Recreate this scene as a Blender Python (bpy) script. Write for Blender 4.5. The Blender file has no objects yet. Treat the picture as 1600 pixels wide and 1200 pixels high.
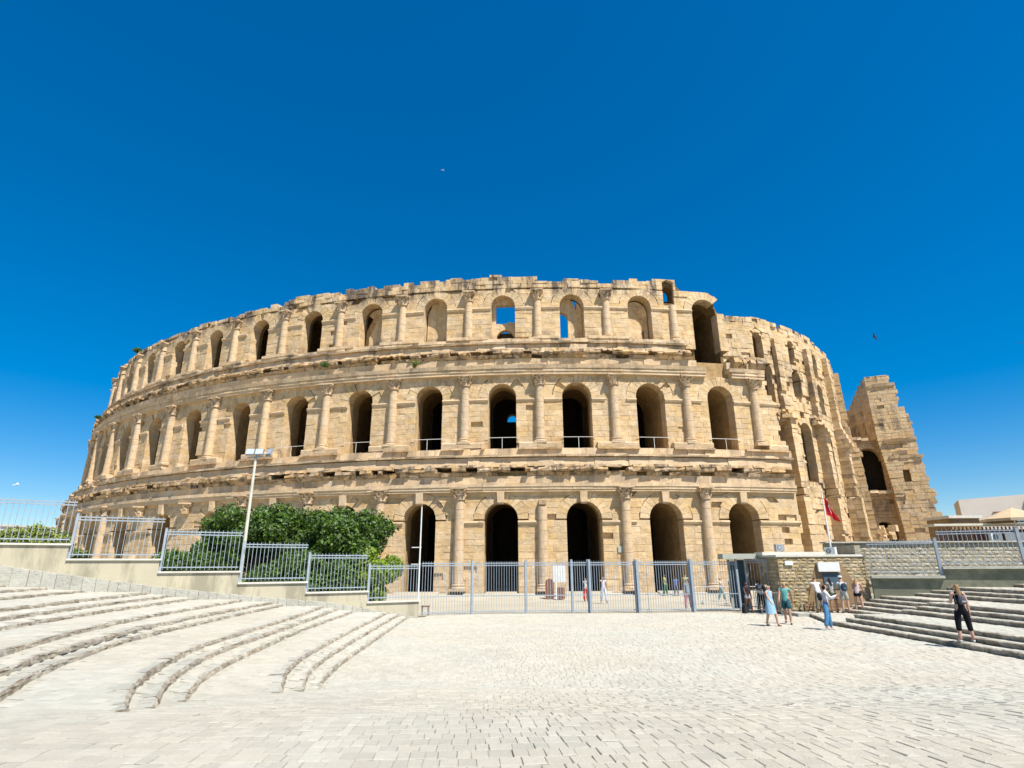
import bpy, bmesh, math, random
from mathutils import Vector, Matrix
from bisect import bisect_right
R = math.radians
sc = bpy.context.scene
col = sc.collection
rnd = random.Random(7)

# ------------------------------------------------------------------ camera, sky, sun, exposure
cam_d = bpy.data.cameras.new("camera")
cam = bpy.data.objects.new("camera", cam_d); col.objects.link(cam)
cam_d.sensor_fit = 'HORIZONTAL'; cam_d.sensor_width = 36.0
cam_d.lens = 893.98 / 1600 * 36.0
cam_d.clip_start = 0.05; cam_d.clip_end = 4000
EYE = 2.25
cam.matrix_world = Matrix.Translation((0, 0, EYE)) @ Matrix.Rotation(math.pi / 2 + 0.3095, 4, 'X') @ Matrix.Rotation(-0.0058, 4, 'Z')
sc.camera = cam

SUN_AZ, SUN_EL = R(40), R(58)          # azimuth measured from straight behind the camera towards the right
sun_dir = Vector((math.sin(SUN_AZ) * math.cos(SUN_EL), -math.cos(SUN_AZ) * math.cos(SUN_EL), math.sin(SUN_EL)))
sun_d = bpy.data.lights.new("sun", 'SUN'); sun_d.energy = 5.0; sun_d.angle = R(0.5); sun_d.color = (1.0, 0.955, 0.88)
sun = bpy.data.objects.new("sun", sun_d); col.objects.link(sun)
sun.location = (40, -40, 80); sun.rotation_euler = (-sun_dir).to_track_quat('-Z', 'Y').to_euler()

world = bpy.data.worlds.new("World"); sc.world = world; world.use_nodes = True
wn = world.node_tree.nodes; wl = world.node_tree.links
for n in list(wn): wn.remove(n)
wout = wn.new('ShaderNodeOutputWorld'); wbg = wn.new('ShaderNodeBackground')
sky = wn.new('ShaderNodeTexSky'); sky.sky_type = 'NISHITA'; sky.sun_disc = False
sky.sun_elevation = SUN_EL; sky.sun_rotation = math.atan2(sun_dir.x, sun_dir.y)
sky.altitude = 0; sky.air_density = 1.0; sky.dust_density = 0.0; sky.ozone_density = 6.0
hsv = wn.new('ShaderNodeHueSaturation'); hsv.inputs['Saturation'].default_value = 1.6; hsv.inputs['Hue'].default_value = 0.502
gam = wn.new('ShaderNodeGamma'); gam.inputs[1].default_value = 0.83; wl.new(sky.outputs[0], gam.inputs[0]); wl.new(gam.outputs[0], hsv.inputs['Color']); wl.new(hsv.outputs[0], wbg.inputs['Color'])
wbg.inputs['Strength'].default_value = 0.102
wl.new(wbg.outputs[0], wout.inputs[0])
sc.view_settings.view_transform = 'Standard'; sc.view_settings.look = 'None'
sc.view_settings.gamma = 1; sc.view_settings.use_curve_mapping = False
sc.view_settings.exposure = 0.82
sc.render.engine = 'CYCLES'
sc.cycles.max_bounces = 6; sc.cycles.diffuse_bounces = 3; sc.cycles.transparent_max_bounces = 8

# ------------------------------------------------------------------ materials
def mat(name, color, rough=0.85, metal=0.0, var=0.0, nscale=3.0, namp=0.0, bump=0.0, bscale=40.0, spec=0.3,
        stain=None, stain_scale=0.6, stain_z=None, color2=None, bump2=0.0, transl=0.0, vstreak=False, emit=None):
    """procedural surface: base colour, per-piece variation, soft mottling, dirt patches and fine relief"""
    m = bpy.data.materials.new(name); m.use_nodes = True
    nt = m.node_tree; N = nt.nodes; L = nt.links
    b = N['Principled BSDF']; out = N['Material Output']
    b.inputs['Roughness'].default_value = rough; b.inputs['Metallic'].default_value = metal
    b.inputs['Specular IOR Level'].default_value = spec
    geo = N.new('ShaderNodeNewGeometry'); pos = geo.outputs['Position']
    def rgb(c):
        r = N.new('ShaderNodeRGB'); r.outputs[0].default_value = (*[q * 0.8 for q in c], 1); return r.outputs[0]
    cur = rgb(color)
    def noise(scale, detail=4, vec=None, rough_=0.6):
        n = N.new('ShaderNodeTexNoise'); n.inputs['Scale'].default_value = scale; n.inputs['Detail'].default_value = detail
        n.inputs['Roughness'].default_value = rough_
        L.new(vec or pos, n.inputs['Vector']); return n.outputs['Fac']
    def mixc(f, a, c, mode='MIX'):
        x = N.new('ShaderNodeMix'); x.data_type = 'RGBA'; x.blend_type = mode
        if isinstance(f, float): x.inputs[0].default_value = f
        else: L.new(f, x.inputs[0])
        L.new(a, x.inputs[6]); L.new(c, x.inputs[7]); return x.outputs[2]
    def mapr(v, a, b_, c, d):
        x = N.new('ShaderNodeMapRange'); L.new(v, x.inputs[0])
        for i, q in enumerate((a, b_, c, d)): x.inputs[i + 1].default_value = q
        return x.outputs[0]
    def mth(op, a, c):
        x = N.new('ShaderNodeMath'); x.operation = op
        for i, q in enumerate((a, c)):
            if isinstance(q, (int, float)): x.inputs[i].default_value = q
            else: L.new(q, x.inputs[i])
        return x.outputs[0]
    if color2 is not None:
        cur = mixc(mapr(noise(nscale * 0.35, 5), 0.38, 0.62, 0, 1), cur, rgb(color2))
    if var > 0:
        oi = N.new('ShaderNodeObjectInfo')
        r_ = mth('FRACT', mth('ADD', geo.outputs['Random Per Island'], oi.outputs['Random']), 0)
        v = mapr(r_, 0, 1, 1 - var, 1 + var)
        hs = N.new('ShaderNodeHueSaturation'); L.new(v, hs.inputs['Value'])
        sat = mapr(mth('FRACT', mth('MULTIPLY', r_, 7.3), 0), 0, 1, 1 - var * 0.7, 1 + var * 0.7)
        L.new(sat, hs.inputs['Saturation']); L.new(cur, hs.inputs['Color']); cur = hs.outputs[0]
    if namp > 0:
        v = mapr(noise(nscale, 6), 0.3, 0.7, 1 - namp, 1 + namp)
        hs = N.new('ShaderNodeHueSaturation'); L.new(v, hs.inputs['Value']); L.new(cur, hs.inputs['Color']); cur = hs.outputs[0]
    if stain is not None:
        vec = pos
        if vstreak:
            mp = N.new('ShaderNodeMapping'); mp.inputs['Scale'].default_value = (1, 1, 0.22); L.new(pos, mp.inputs[0]); vec = mp.outputs[0]
        f = mapr(noise(stain_scale, 6, vec, 0.68), 0.47, 0.60, 0, 1)
        if stain_z:                       # heights where grime collects: (centre, half height, weight) ...
            sx = N.new('ShaderNodeSeparateXYZ'); L.new(pos, sx.inputs[0]); z = sx.outputs[2]
            tot = None
            for zc, hw, w in stain_z:
                d = mth('ABSOLUTE', mth('SUBTRACT', z, zc), 0)
                k = mapr(d, hw * 0.5, hw, w, 0)
                tot = k if tot is None else mth('MAXIMUM', tot, k)
            tot = mth('MAXIMUM', tot, 0.12)
            f = mth('MULTIPLY', f, tot)
        cur = mixc(f, cur, rgb(stain))
    L.new(cur, b.inputs['Base Color'])
    if bump > 0 or bump2 > 0:
        h = noise(bscale, 8, None, 0.7)
        if bump2 > 0:
            h = mth('ADD', mth('MULTIPLY', h, bump), mth('MULTIPLY', noise(bscale * 0.15, 6, None, 0.65), bump2))
            st = 1.0
        else: st = bump
        bp = N.new('ShaderNodeBump'); bp.inputs['Strength'].default_value = min(st, 1.0); bp.inputs['Distance'].default_value = 0.05
        L.new(h, bp.inputs['Height']); L.new(bp.outputs[0], b.inputs['Normal'])
    if transl > 0:
        tr = N.new('ShaderNodeBsdfTranslucent'); L.new(cur, tr.inputs[0])
        mx = N.new('ShaderNodeMixShader'); mx.inputs[0].default_value = transl
        L.new(b.outputs[0], mx.inputs[1]); L.new(tr.outputs[0], mx.inputs[2]); L.new(mx.outputs[0], out.inputs[0])
    return m

TAN = (0.69, 0.475, 0.24)
M = {}
M['stone'] = mat('tan_limestone', TAN, var=0.10, nscale=2.2, namp=0.15, color2=(0.74, 0.55, 0.33), stain=(0.13, 0.10, 0.075),
                 stain_scale=0.9, stain_z=[(28.9, 2.3, 0.95), (20.9, 1.3, 0.7), (9.9, 1.2, 0.6), (22.9, .9, .5), (12.2, .9, .4), (18.3, .9, .35)], vstreak=True, bump=0.9, bump2=1.6, bscale=14)
M['smooth'] = mat('worn_limestone', (0.70, 0.505, 0.295), var=0.07, nscale=1.5, namp=0.12, color2=(0.73, 0.55, 0.345), stain=(0.16, 0.125, 0.09),
                  stain_scale=0.7, stain_z=[(28.6, 1.4, 0.9), (19.5, 0.9, 0.4), (9.2, 0.8, 0.4), (22, .8, .7), (11.5, .8, .5)], vstreak=True, bump=0.6, bump2=1.2, bscale=16)
M['cornice'] = mat('weathered_cornice_stone', (0.54, 0.37, 0.20), var=0.2, nscale=2, namp=0.2, stain=(0.07, 0.058, 0.045),
                   stain_scale=1.3, stain_z=[(20.5, 3, 0.8), (9.7, 3, 0.75), (28.9, 3, 0.8)], bump=1.0, bump2=2.2, bscale=12)
M['column'] = mat('column_limestone', (0.69, 0.495, 0.285), var=0.06, nscale=2.5, namp=0.15, color2=(0.66, 0.50, 0.33), stain=(0.2, 0.15, 0.1),
                  stain_scale=1.2, stain_z=[(27.6, 1.2, 0.8), (18, 1.0, .5), (7.8, .9, .5)], bump=0.8, bump2=1.2, bscale=16)
M['core'] = mat('inner_masonry', (0.27, 0.165, 0.06), nscale=2.5, namp=0.25, color2=(0.19, 0.115, 0.045), bump=1.0, bump2=2.0, bscale=10)  # facade stone darkened in colour to paint the shade of the interiors
M['reveal'] = mat('shade_toned_reveal', (0.50, 0.33, 0.15), nscale=2.5, namp=0.2, color2=(0.40, 0.26, 0.11), bump=1.0, bump2=2.0, bscale=10)  # browner copy of the stone, jamb shade and bounce put into its colour
M['dark'] = mat('shade_dark_fill', (0.07, 0.05, 0.03), nscale=2, namp=0.3, bump=1.0, bscale=6)  # near black stands in for deep shade inside the openings
M['paver'] = mat('pale_limestone_sett', (0.535, 0.515, 0.43), var=0.08, nscale=0.5, namp=0.07, color2=(0.55, 0.50, 0.40), bump=0.35, bump2=0.35, bscale=60, rough=0.75)
M['grout'] = mat('pale_joint_sand', (0.50, 0.47, 0.385), nscale=3, namp=0.15, bump=0.5, bscale=80)
M['kerb'] = mat('pale_step_stone', (0.54, 0.52, 0.435), var=0.08, nscale=2, namp=0.12, bump=0.9, bump2=1.4, bscale=25)
M['riser'] = mat('weathered_step_riser', (0.56, 0.505, 0.40), var=0.15, nscale=9, namp=0.22, color2=(0.34, 0.28, 0.205), bump=1.0, bump2=2.0, bscale=22)
M['earth'] = mat('dry_pale_ground', (0.46, 0.41, 0.31), nscale=0.3, namp=0.15, bump=0.5, bscale=20)
M['render'] = mat('cream_render', (0.60, 0.53, 0.37), nscale=0.8, namp=0.08, color2=(0.58, 0.52, 0.38), stain=(0.38, 0.34, 0.24), stain_scale=1.1, vstreak=True, bump=0.5, bscale=70)
M['cope'] = mat('white_coping_stone', (0.70, 0.66, 0.57), var=0.05, nscale=3, namp=0.1, bump=0.4, bscale=60)
M['concrete'] = mat('grey_green_stained_render', (0.20, 0.205, 0.14), nscale=1.6, namp=0.28, color2=(0.27, 0.26, 0.18), stain=(0.17, 0.18, 0.12), stain_scale=1.4, bump=0.6, bscale=40)
M['metal'] = mat('blue_grey_painted_steel', (0.35, 0.405, 0.45), rough=0.45, nscale=4, namp=0.12, spec=0.5)
M['metal2'] = mat('dark_grey_painted_steel', (0.10, 0.13, 0.17), rough=0.5, nscale=4, namp=0.1, spec=0.5)
M['white'] = mat('off_white_paint', (0.78, 0.78, 0.74), rough=0.5, nscale=5, namp=0.06)
M['cream_paint'] = mat('cream_painted_steel', (0.66, 0.63, 0.52), rough=0.5, nscale=5, namp=0.1)
M['glass'] = mat('lamp_glass', (0.55, 0.62, 0.68), rough=0.2, spec=0.6, nscale=8, namp=0.1)
M['block'] = mat('rough_split_stone', (0.44, 0.33, 0.18), var=0.2, nscale=3, namp=0.2, color2=(0.50, 0.40, 0.24), bump=1.0, bump2=2.4, bscale=14)
M['greyblock'] = mat('grey_split_stone', (0.45, 0.40, 0.29), var=0.18, nscale=3, namp=0.15, bump=1.0, bump2=2.2, bscale=14)
M['plaster'] = mat('brown_plaster', (0.36, 0.25, 0.13), nscale=2, namp=0.2, color2=(0.30, 0.19, 0.10), bump=0.7, bscale=30)
M['brown'] = mat('brown_board', (0.22, 0.10, 0.06), rough=0.6, nscale=6, namp=0.15)
M['wood'] = mat('brown_wood_slat', (0.26, 0.145, 0.09), var=0.15, nscale=5, namp=0.2, bump=0.4, bscale=50)
M['teal'] = mat('dark_teal_door_paint', (0.07, 0.12, 0.15), rough=0.5, nscale=3, namp=0.1)
M['greypaint'] = mat('grey_green_fascia', (0.45, 0.46, 0.38), nscale=3, namp=0.1)
M['leaf'] = mat('dark_green_leaf', (0.088, 0.165, 0.02), rough=0.5, var=0.45, transl=0.3, spec=0.4)
M['leaf2'] = mat('bright_green_leaf', (0.26, 0.38, 0.03), rough=0.5, var=0.4, transl=0.35, spec=0.4)
M['leaf3'] = mat('yellow_green_leaf', (0.28, 0.33, 0.08), rough=0.6, var=0.4, transl=0.3)
M['bark'] = mat('grey_bark', (0.20, 0.16, 0.11), nscale=8, namp=0.3, bump=0.9, bscale=30)
M['house'] = mat('pale_house_render', (0.68, 0.61, 0.53), nscale=0.6, namp=0.05, bump=0.2, bscale=30)
M['canvas'] = mat('tan_canvas', (0.55, 0.42, 0.26), nscale=3, namp=0.1, rough=0.9)
M['red'] = mat('red_flag_cloth', (0.62, 0.015, 0.03), nscale=6, namp=0.15, rough=0.8, transl=0.2)
M['black'] = mat('black_fabric', (0.02, 0.02, 0.024), nscale=8, namp=0.2)
M['bird'] = mat('dark_feathers', (0.05, 0.06, 0.08))
M['gull'] = mat('pale_feathers', (0.5, 0.55, 0.6))
M['dirty_steel'] = mat('galvanised_steel', (0.42, 0.43, 0.43), rough=0.45, metal=0.5, nscale=6, namp=0.15)
SKIN = [mat('fair_skin', (0.60, 0.36, 0.26), rough=0.6), mat('tanned_skin', (0.46, 0.26, 0.17), rough=0.6), mat('brown_skin', (0.16, 0.075, 0.045), rough=0.55)]
cloth_cache = {}
def cloth(c):
    if c not in cloth_cache:
        cloth_cache[c] = mat('cloth_%d' % len(cloth_cache), c, rough=0.9, nscale=14, namp=0.16, spec=0.15, bump=0.5, bscale=30)
    return cloth_cache[c]

# ------------------------------------------------------------------ object helpers
class MB:
    def __init__(s): s.v = []; s.f = []; s.m = []
    def add(s, vs, fs, m=0):
        o = len(s.v); s.v.extend(vs)
        for f in fs: s.f.append(tuple(i + o for i in f)); s.m.append(m)
    def box(s, c, h, rz=0.0, m=0, taper=1.0):
        cs, sn = math.cos(rz), math.sin(rz); vs = []
        for z in (-1, 1):
            t = 1.0 if z < 0 else taper
            for x, y in ((-1, -1), (1, -1), (1, 1), (-1, 1)):
                X, Y = x * h[0] * t, y * h[1] * t
                vs.append((c[0] + X * cs - Y * sn, c[1] + X * sn + Y * cs, c[2] + z * h[2]))
        s.add(vs, [(3, 2, 1, 0), (4, 5, 6, 7), (0, 1, 5, 4), (1, 2, 6, 5), (2, 3, 7, 6), (3, 0, 4, 7)], m)
    def tube(s, p, q, r0, r1=None, n=8, m=0, caps=True):
        r1 = r0 if r1 is None else r1
        p = Vector(p); q = Vector(q); d = (q - p).normalized()
        a = d.orthogonal().normalized(); b = d.cross(a); vs = []
        for c, r in ((p, r0), (q, r1)):
            for i in range(n):
                t = 2 * math.pi * i / n; vs.append(tuple(c + a * (r * math.cos(t)) + b * (r * math.sin(t))))
        fs = [(i, (i + 1) % n, n + (i + 1) % n, n + i) for i in range(n)]
        if caps: fs += [tuple(range(n - 1, -1, -1)), tuple(range(n, 2 * n))]
        s.add(vs, fs, m)
    def lathe(s, prof, n=16, c=(0, 0, 0), m=0, a0=0.0, wob=0.0):
        vs = []; k = len(prof)
        for r, z in prof:
            for i in range(n):
                t = a0 + 2 * math.pi * i / n; rr = r * (1 + (rnd.uniform(-wob, wob) if wob else 0))
                vs.append((c[0] + rr * math.cos(t), c[1] + rr * math.sin(t), c[2] + z))
        fs = [(j * n + i, j * n + (i + 1) % n, (j + 1) * n + (i + 1) % n, (j + 1) * n + i) for j in range(k - 1) for i in range(n)]
        fs += [tuple(range(n - 1, -1, -1)), tuple((k - 1) * n + i for i in range(n))]
        s.add(vs, fs, m)
    def prism(s, pts, a, b, m=0):
        """pts: outline as 2-D points, a and b map a point to the two end faces"""
        n = len(pts); vs = [a(p) for p in pts] + [b(p) for p in pts]
        fs = [tuple(range(n)), tuple(range(2 * n - 1, n - 1, -1))] + [((i + 1) % n, i, n + i, n + (i + 1) % n) for i in range(n)]
        s.add(vs, fs, m)
    def mesh(s, name, mats, smooth=False):
        me = bpy.data.meshes.new(name); me.from_pydata(s.v, [], s.f)
        for m in (mats if isinstance(mats, (list, tuple)) else [mats]): me.materials.append(m)
        me.polygons.foreach_set('material_index', s.m)
        if smooth: me.polygons.foreach_set('use_smooth', [True] * len(s.f))
        me.update(); return me
    def build(s, name, mats, parent=None, smooth=False, loc=None, rz=0.0, **kw):
        o = bpy.data.objects.new(name, s.mesh(name, mats, smooth)); col.objects.link(o)
        if parent is not None:
            o.parent = parent
            if loc is None: o.location = [-q for q in wloc(parent)]
            else: o.location = loc
        elif loc is not None: o.location = loc
        o.rotation_euler[2] = rz
        for k, v in kw.items(): o[k] = v
        return o
def wloc(o):
    v = Vector(o.location)
    while o.parent: o = o.parent; v += Vector(o.location)
    return v
def fix_normals(o):
    bm = bmesh.new(); bm.from_mesh(o.data); bmesh.ops.recalc_face_normals(bm, faces=bm.faces); bm.to_mesh(o.data); bm.free()
def thing(name, label, cat, loc=(0, 0, 0), rz=0.0, group=None):
    o = bpy.data.objects.new(name, None); o.empty_display_size = 0.3; col.objects.link(o)
    o.location = loc; o.rotation_euler[2] = rz; o['label'] = label; o['category'] = cat
    if group: o['group'] = group
    return o
def tag(o, label, cat, group=None):
    o['label'] = label; o['category'] = cat
    if group: o['group'] = group
    return o
def inst(name, me, parent, loc, rz=0.0, scale=(1, 1, 1), **kw):
    o = bpy.data.objects.new(name, me); col.objects.link(o); o.parent = parent; o.location = loc
    o.rotation_euler[2] = rz; o.scale = scale
    for k, v in kw.items(): o[k] = v
    return o
def copy_tree(o, parent=None):
    c = o.copy(); col.objects.link(c); c.parent = parent
    for ch in list(o.children): copy_tree(ch, c)
    return c
def lerp(a, b, t): return a + (b - a) * t
def interp(x, pts):
    if x <= pts[0][0]: return pts[0][1]
    for (x0, y0), (x1, y1) in zip(pts, pts[1:]):
        if x <= x1: return y0 + (y1 - y0) * (x - x0) / (x1 - x0)
    return pts[-1][1]
def hsh(*a):
    x = math.sin(sum(v * k for v, k in zip(a, (12.9898, 78.233, 37.719, 11.13)))) * 43758.5453
    return x - math.floor(x)
def vnoise(x, y):
    xi, yi = math.floor(x), math.floor(y); fx, fy = x - xi, y - yi
    fx = fx * fx * (3 - 2 * fx); fy = fy * fy * (3 - 2 * fy)
    return lerp(lerp(hsh(xi, yi), hsh(xi + 1, yi), fx), lerp(hsh(xi, yi + 1), hsh(xi + 1, yi + 1), fx), fy)

# project() is only used to leave out paving far outside any plausible view
def project(x, y, z):
    z -= EYE; cp, sp = math.cos(.3095), math.sin(.3095); dep = y * cp + z * sp; up = -y * sp + z * cp
    if dep < .1: return None
    return 800 + 894 * x / dep, 600 - 894 * up / dep, dep

# ------------------------------------------------------------------ ground heights
LS = {  # step edges of the left terraces: x of the edge at each y, lowest first
 'a3': [(11.6,-3.5),(12.8,-3.9),(14.3,-4.1),(15.9,-4.25),(18.8,-4.4),(22.4,-4.6),(28.1,-4.9)],
 'a2': [(10.9,-3.6),(12.5,-4.1),(13.7,-4.4),(15.6,-4.6),(17.8,-4.75),(21.2,-4.95),(27.2,-5.25)],
 'a1': [(10.4,-3.8),(11.6,-4.2),(12.8,-4.6),(14.7,-4.9),(16.4,-5.05),(18.4,-5.2),(23.3,-5.5),(26.9,-5.7)],
 'b3': [(8.6,-4.4),(9.4,-4.8),(10.5,-5.3),(12.0,-5.7),(13.8,-6.0),(15.1,-6.15),(17.1,-6.4),(20.6,-6.75),(25.5,-7.0)],
 'b2': [(7.9,-4.4),(8.8,-4.9),(9.6,-5.3),(10.9,-5.8),(12.7,-6.3),(14.3,-6.55),(16.1,-6.7),(19.1,-6.95),(25.6,-7.6)],
 'b1': [(7.5,-4.4),(7.9,-4.8),(8.8,-5.3),(9.7,-5.7),(11.1,-6.2),(13.1,-6.75),(14.4,-6.95),(15.8,-7.1),(17.0,-7.2),(20.6,-7.5),(25.2,-8.1)],
 'c3': [(8.1,-6.4),(8.9,-6.9),(10.2,-7.45),(11.4,-7.85),(13.1,-8.4),(15.1,-8.75),(16.2,-8.9),(18.5,-9.1),(22.8,-9.5),(25.1,-9.7)],
 'c2': [(9.1,-7.3),(10.1,-7.7),(11.3,-8.1),(13.1,-8.6),(15.5,-9.15),(18.5,-9.5),(23.8,-9.95)],
 'c1': [(9.9,-8.1),(11.1,-8.55),(12.6,-9.1),(14.9,-9.7),(18.0,-10.3),(22.0,-10.8),(24.6,-11.1)],
 'd3': [(12.7,-10.5),(14.7,-11.0),(16.9,-11.5),(20.4,-12.1),(22.9,-12.5)],
 'd2': [(13.5,-11.2),(16.2,-11.85),(19.2,-12.6),(23.7,-13.4)],
 'd1': [(14.4,-12.0),(17.5,-12.8),(20.8,-13.6),(24.2,-14.3)],
 'e3': [(17.3,-14.5),(19.1,-15.0),(23.0,-16.1)],
 'e2': [(18.0,-15.9),(19.8,-16.4),(23.5,-17.2)],
 'e1': [(18.0,-17.2),(20.0,-17.8),(23.5,-18.4)]}
def ext(pts):
    (y0, x0), (y1, x1) = pts[0], pts[1]
    k = (x1 - x0) / (y1 - y0)
    k = max(k, -.45); p = [(y0 - 6, x0 - 6 * k)] + pts
    (y0, x0), (y1, x1) = pts[-2], pts[-1]; k = (x1 - x0) / (y1 - y0)
    return p + [(y1 + 6, x1 + 6 * k)]
LS = {k: ext(v) for k, v in LS.items()}
LC = list(LS.values()); SL = 0.12; TILT = 0.05     # rise of each step, of which TILT is taken up by the sloping tread
def lx(i, y):       # smoothed edge
    return (interp(y - .6, LC[i]) + interp(y, LC[i]) * 2 + interp(y + .6, LC[i])) / 4
RSTEP = [(12.6, -9, 40), (13.05, -9, 24.2), (13.4, -9, 24.2), (15.3, -9, 24.2), (15.8, -9, 24.2), (16.3, -9, 24.2),
         (15.6, 24.2001, 40), (16.1, 24.2001, 40), (16.6, 24.2001, 40), (17.1, 24.2001, 40), (17.6, 24.2001, 40), (18.9, -9, 40), (19.5, -9, 40), (20.1, -9, 40), (22.4, -9, 40)]
SR = 0.14
def rx(i, y): return RSTEP[i][0] + 0.03 * (20 - y) * (1 if i < 1 else .4) * .5 + (max(0, y - 24.4) * .3 if i == 0 else 0)
RAMP = [(-6, .92), (0, .9), (4, .88), (6, .82), (7.5, .70), (7.9, .62), (8.6, .49), (10.4, .33), (10.9, .24), (11.6, .12), (12.8, 0.0), (40, 0)]
def ramp(y): return (interp(y - .5, RAMP) + interp(y, RAMP) + interp(y + .5, RAMP)) / 3
WALL_Z = [(-21, 2.9), (-18.7, 2.43), (-16.95, 2.06), (-14.1, 1.53), (-10.9, .94), (-6.73, .24), (-4.8, .04)]
STRIP = [(-21, 2.9), (-18.7, 2.43), (-16.95, 2.08), (-14.1, 1.56), (-11.1, 1.13), (-8.1, .77), (-6.6, .42), (-5.2, .12), (-4.6, .02)]
WA, WB = Vector((-4.8, 29.4)), Vector((-20.0, 21.19))       # line of the left boundary wall
WD = (WB - WA).normalized(); WN = Vector((-WD.y, WD.x))      # points towards the camera side
if WN.y > 0: WN = -WN
def wall_dist(x, y): return (Vector((x, y)) - WA).dot(WN)
def step_h(x, y, sh=0.0):
    """height of the stepped surface and number of steps below the point"""
    n = 0; m = 0
    if x < -3:
        e = [lx(i, y) for i in range(15)]
        for i in range(15):
            if x < e[i] - sh: n += 1
        if n:
            a = e[n - 1]; b = e[n] if n < 15 else a - 3
            if a - b < .1: b = a - 2
            t = min(max((a - x) / (a - b), 0), 1)
            return n * SL - TILT * (1 - t), n
    elif x > 12:
        for i, (q, a, b) in enumerate(RSTEP):
            if a <= y <= b and x > rx(i, y) + sh: m += 1
    return n * SL + m * SR, n + m
def ground(x, y, sh=0.0):
    h, n = step_h(x, y, sh); r = ramp(y)
    if x < -4.2 and wall_dist(x, y) < 0.5: return min(max(h, r), interp(x, STRIP)) - .05
    return max(h, r)

# ------------------------------------------------------------------ ground sheet, setts and step stones
def build_ground():
    xs = [-3000, -900, -300, -120, -60, -40]; x = -24.0
    while x <= 27: xs.append(round(x, 3)); x += 0.15
    xs += [40, 60, 120, 300, 900, 3000]
    ys = [-2500, -300, -60, -20]; y = -6.0
    while y <= 31.5: ys.append(round(y, 3)); y += 0.2
    ys += [33, 38, 44, 46, 48, 60, 100, 200, 500, 1200, 4000]
    vs = []
    for y in ys:
        for x in xs:
            if -24 <= x <= 27 and -6 <= y <= 31.5: z = ground(x, y, 0.2) - 0.016
            elif y > 31.5: z = (-0.035 if y < 45 else 0.2) + (interp(x, WALL_Z) * .8 * max(0, 1 - (y - 31.5) / 12) if x < -6 else 0)
            else: z = -0.035 + (2.4 if x < -24 else (1.9 if x > 27 else .8))
            if abs(x) > 100 or y > 110: z = min(z, -0.5)
            vs.append((x, y, z))
    w = len(xs)
    fs = [(j * w + i, j * w + i + 1, (j + 1) * w + i + 1, (j + 1) * w + i) for j in range(len(ys) - 1) for i in range(w - 1)]
    me = bpy.data.meshes.new('ground'); me.from_pydata(vs, [], fs); me.materials.append(M['grout']); me.materials.append(M['earth'])
    idx = []
    for f in fs:
        v = vs[f[0]]; idx.append(0 if (-24 <= v[0] <= 27 and -6 <= v[1] <= 31) else 1)
    me.polygons.foreach_set('material_index', idx)
    o = bpy.data.objects.new('ground', me); col.objects.link(o); o['kind'] = 'structure'; o['label'] = 'pale paved square rising in broad stone steps left and right'
    return o
ground_o = build_ground()

def sett(mb, c, zs, gap=0.0025, ch=0.008):
    """one stone with a slightly rounded edge; c = four corners (x, y), zs = their heights"""
    cx = sum(p[0] for p in c) / 4; cy = sum(p[1] for p in c) / 4
    def inset(d):
        r = []
        for (x, y) in c:
            dx, dy = cx - x, cy - y; l = math.hypot(dx, dy); r.append((x + dx / l * d, y + dy / l * d))
        return r
    a = inset(gap); b = inset(gap + ch)
    vs = [(p[0], p[1], z) for p, z in zip(b, zs)] + [(p[0], p[1], z - ch * .8) for p, z in zip(a, zs)] + [(p[0], p[1], z - 0.06) for p, z in zip(a, zs)]
    mb.add(vs, [(0, 1, 2, 3)] + [(4 + i, 4 + (i + 1) % 4, (i + 1) % 4, i) for i in range(4)] + [(8 + i, 8 + (i + 1) % 4, 4 + (i + 1) % 4, 4 + i) for i in range(4)])

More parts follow.
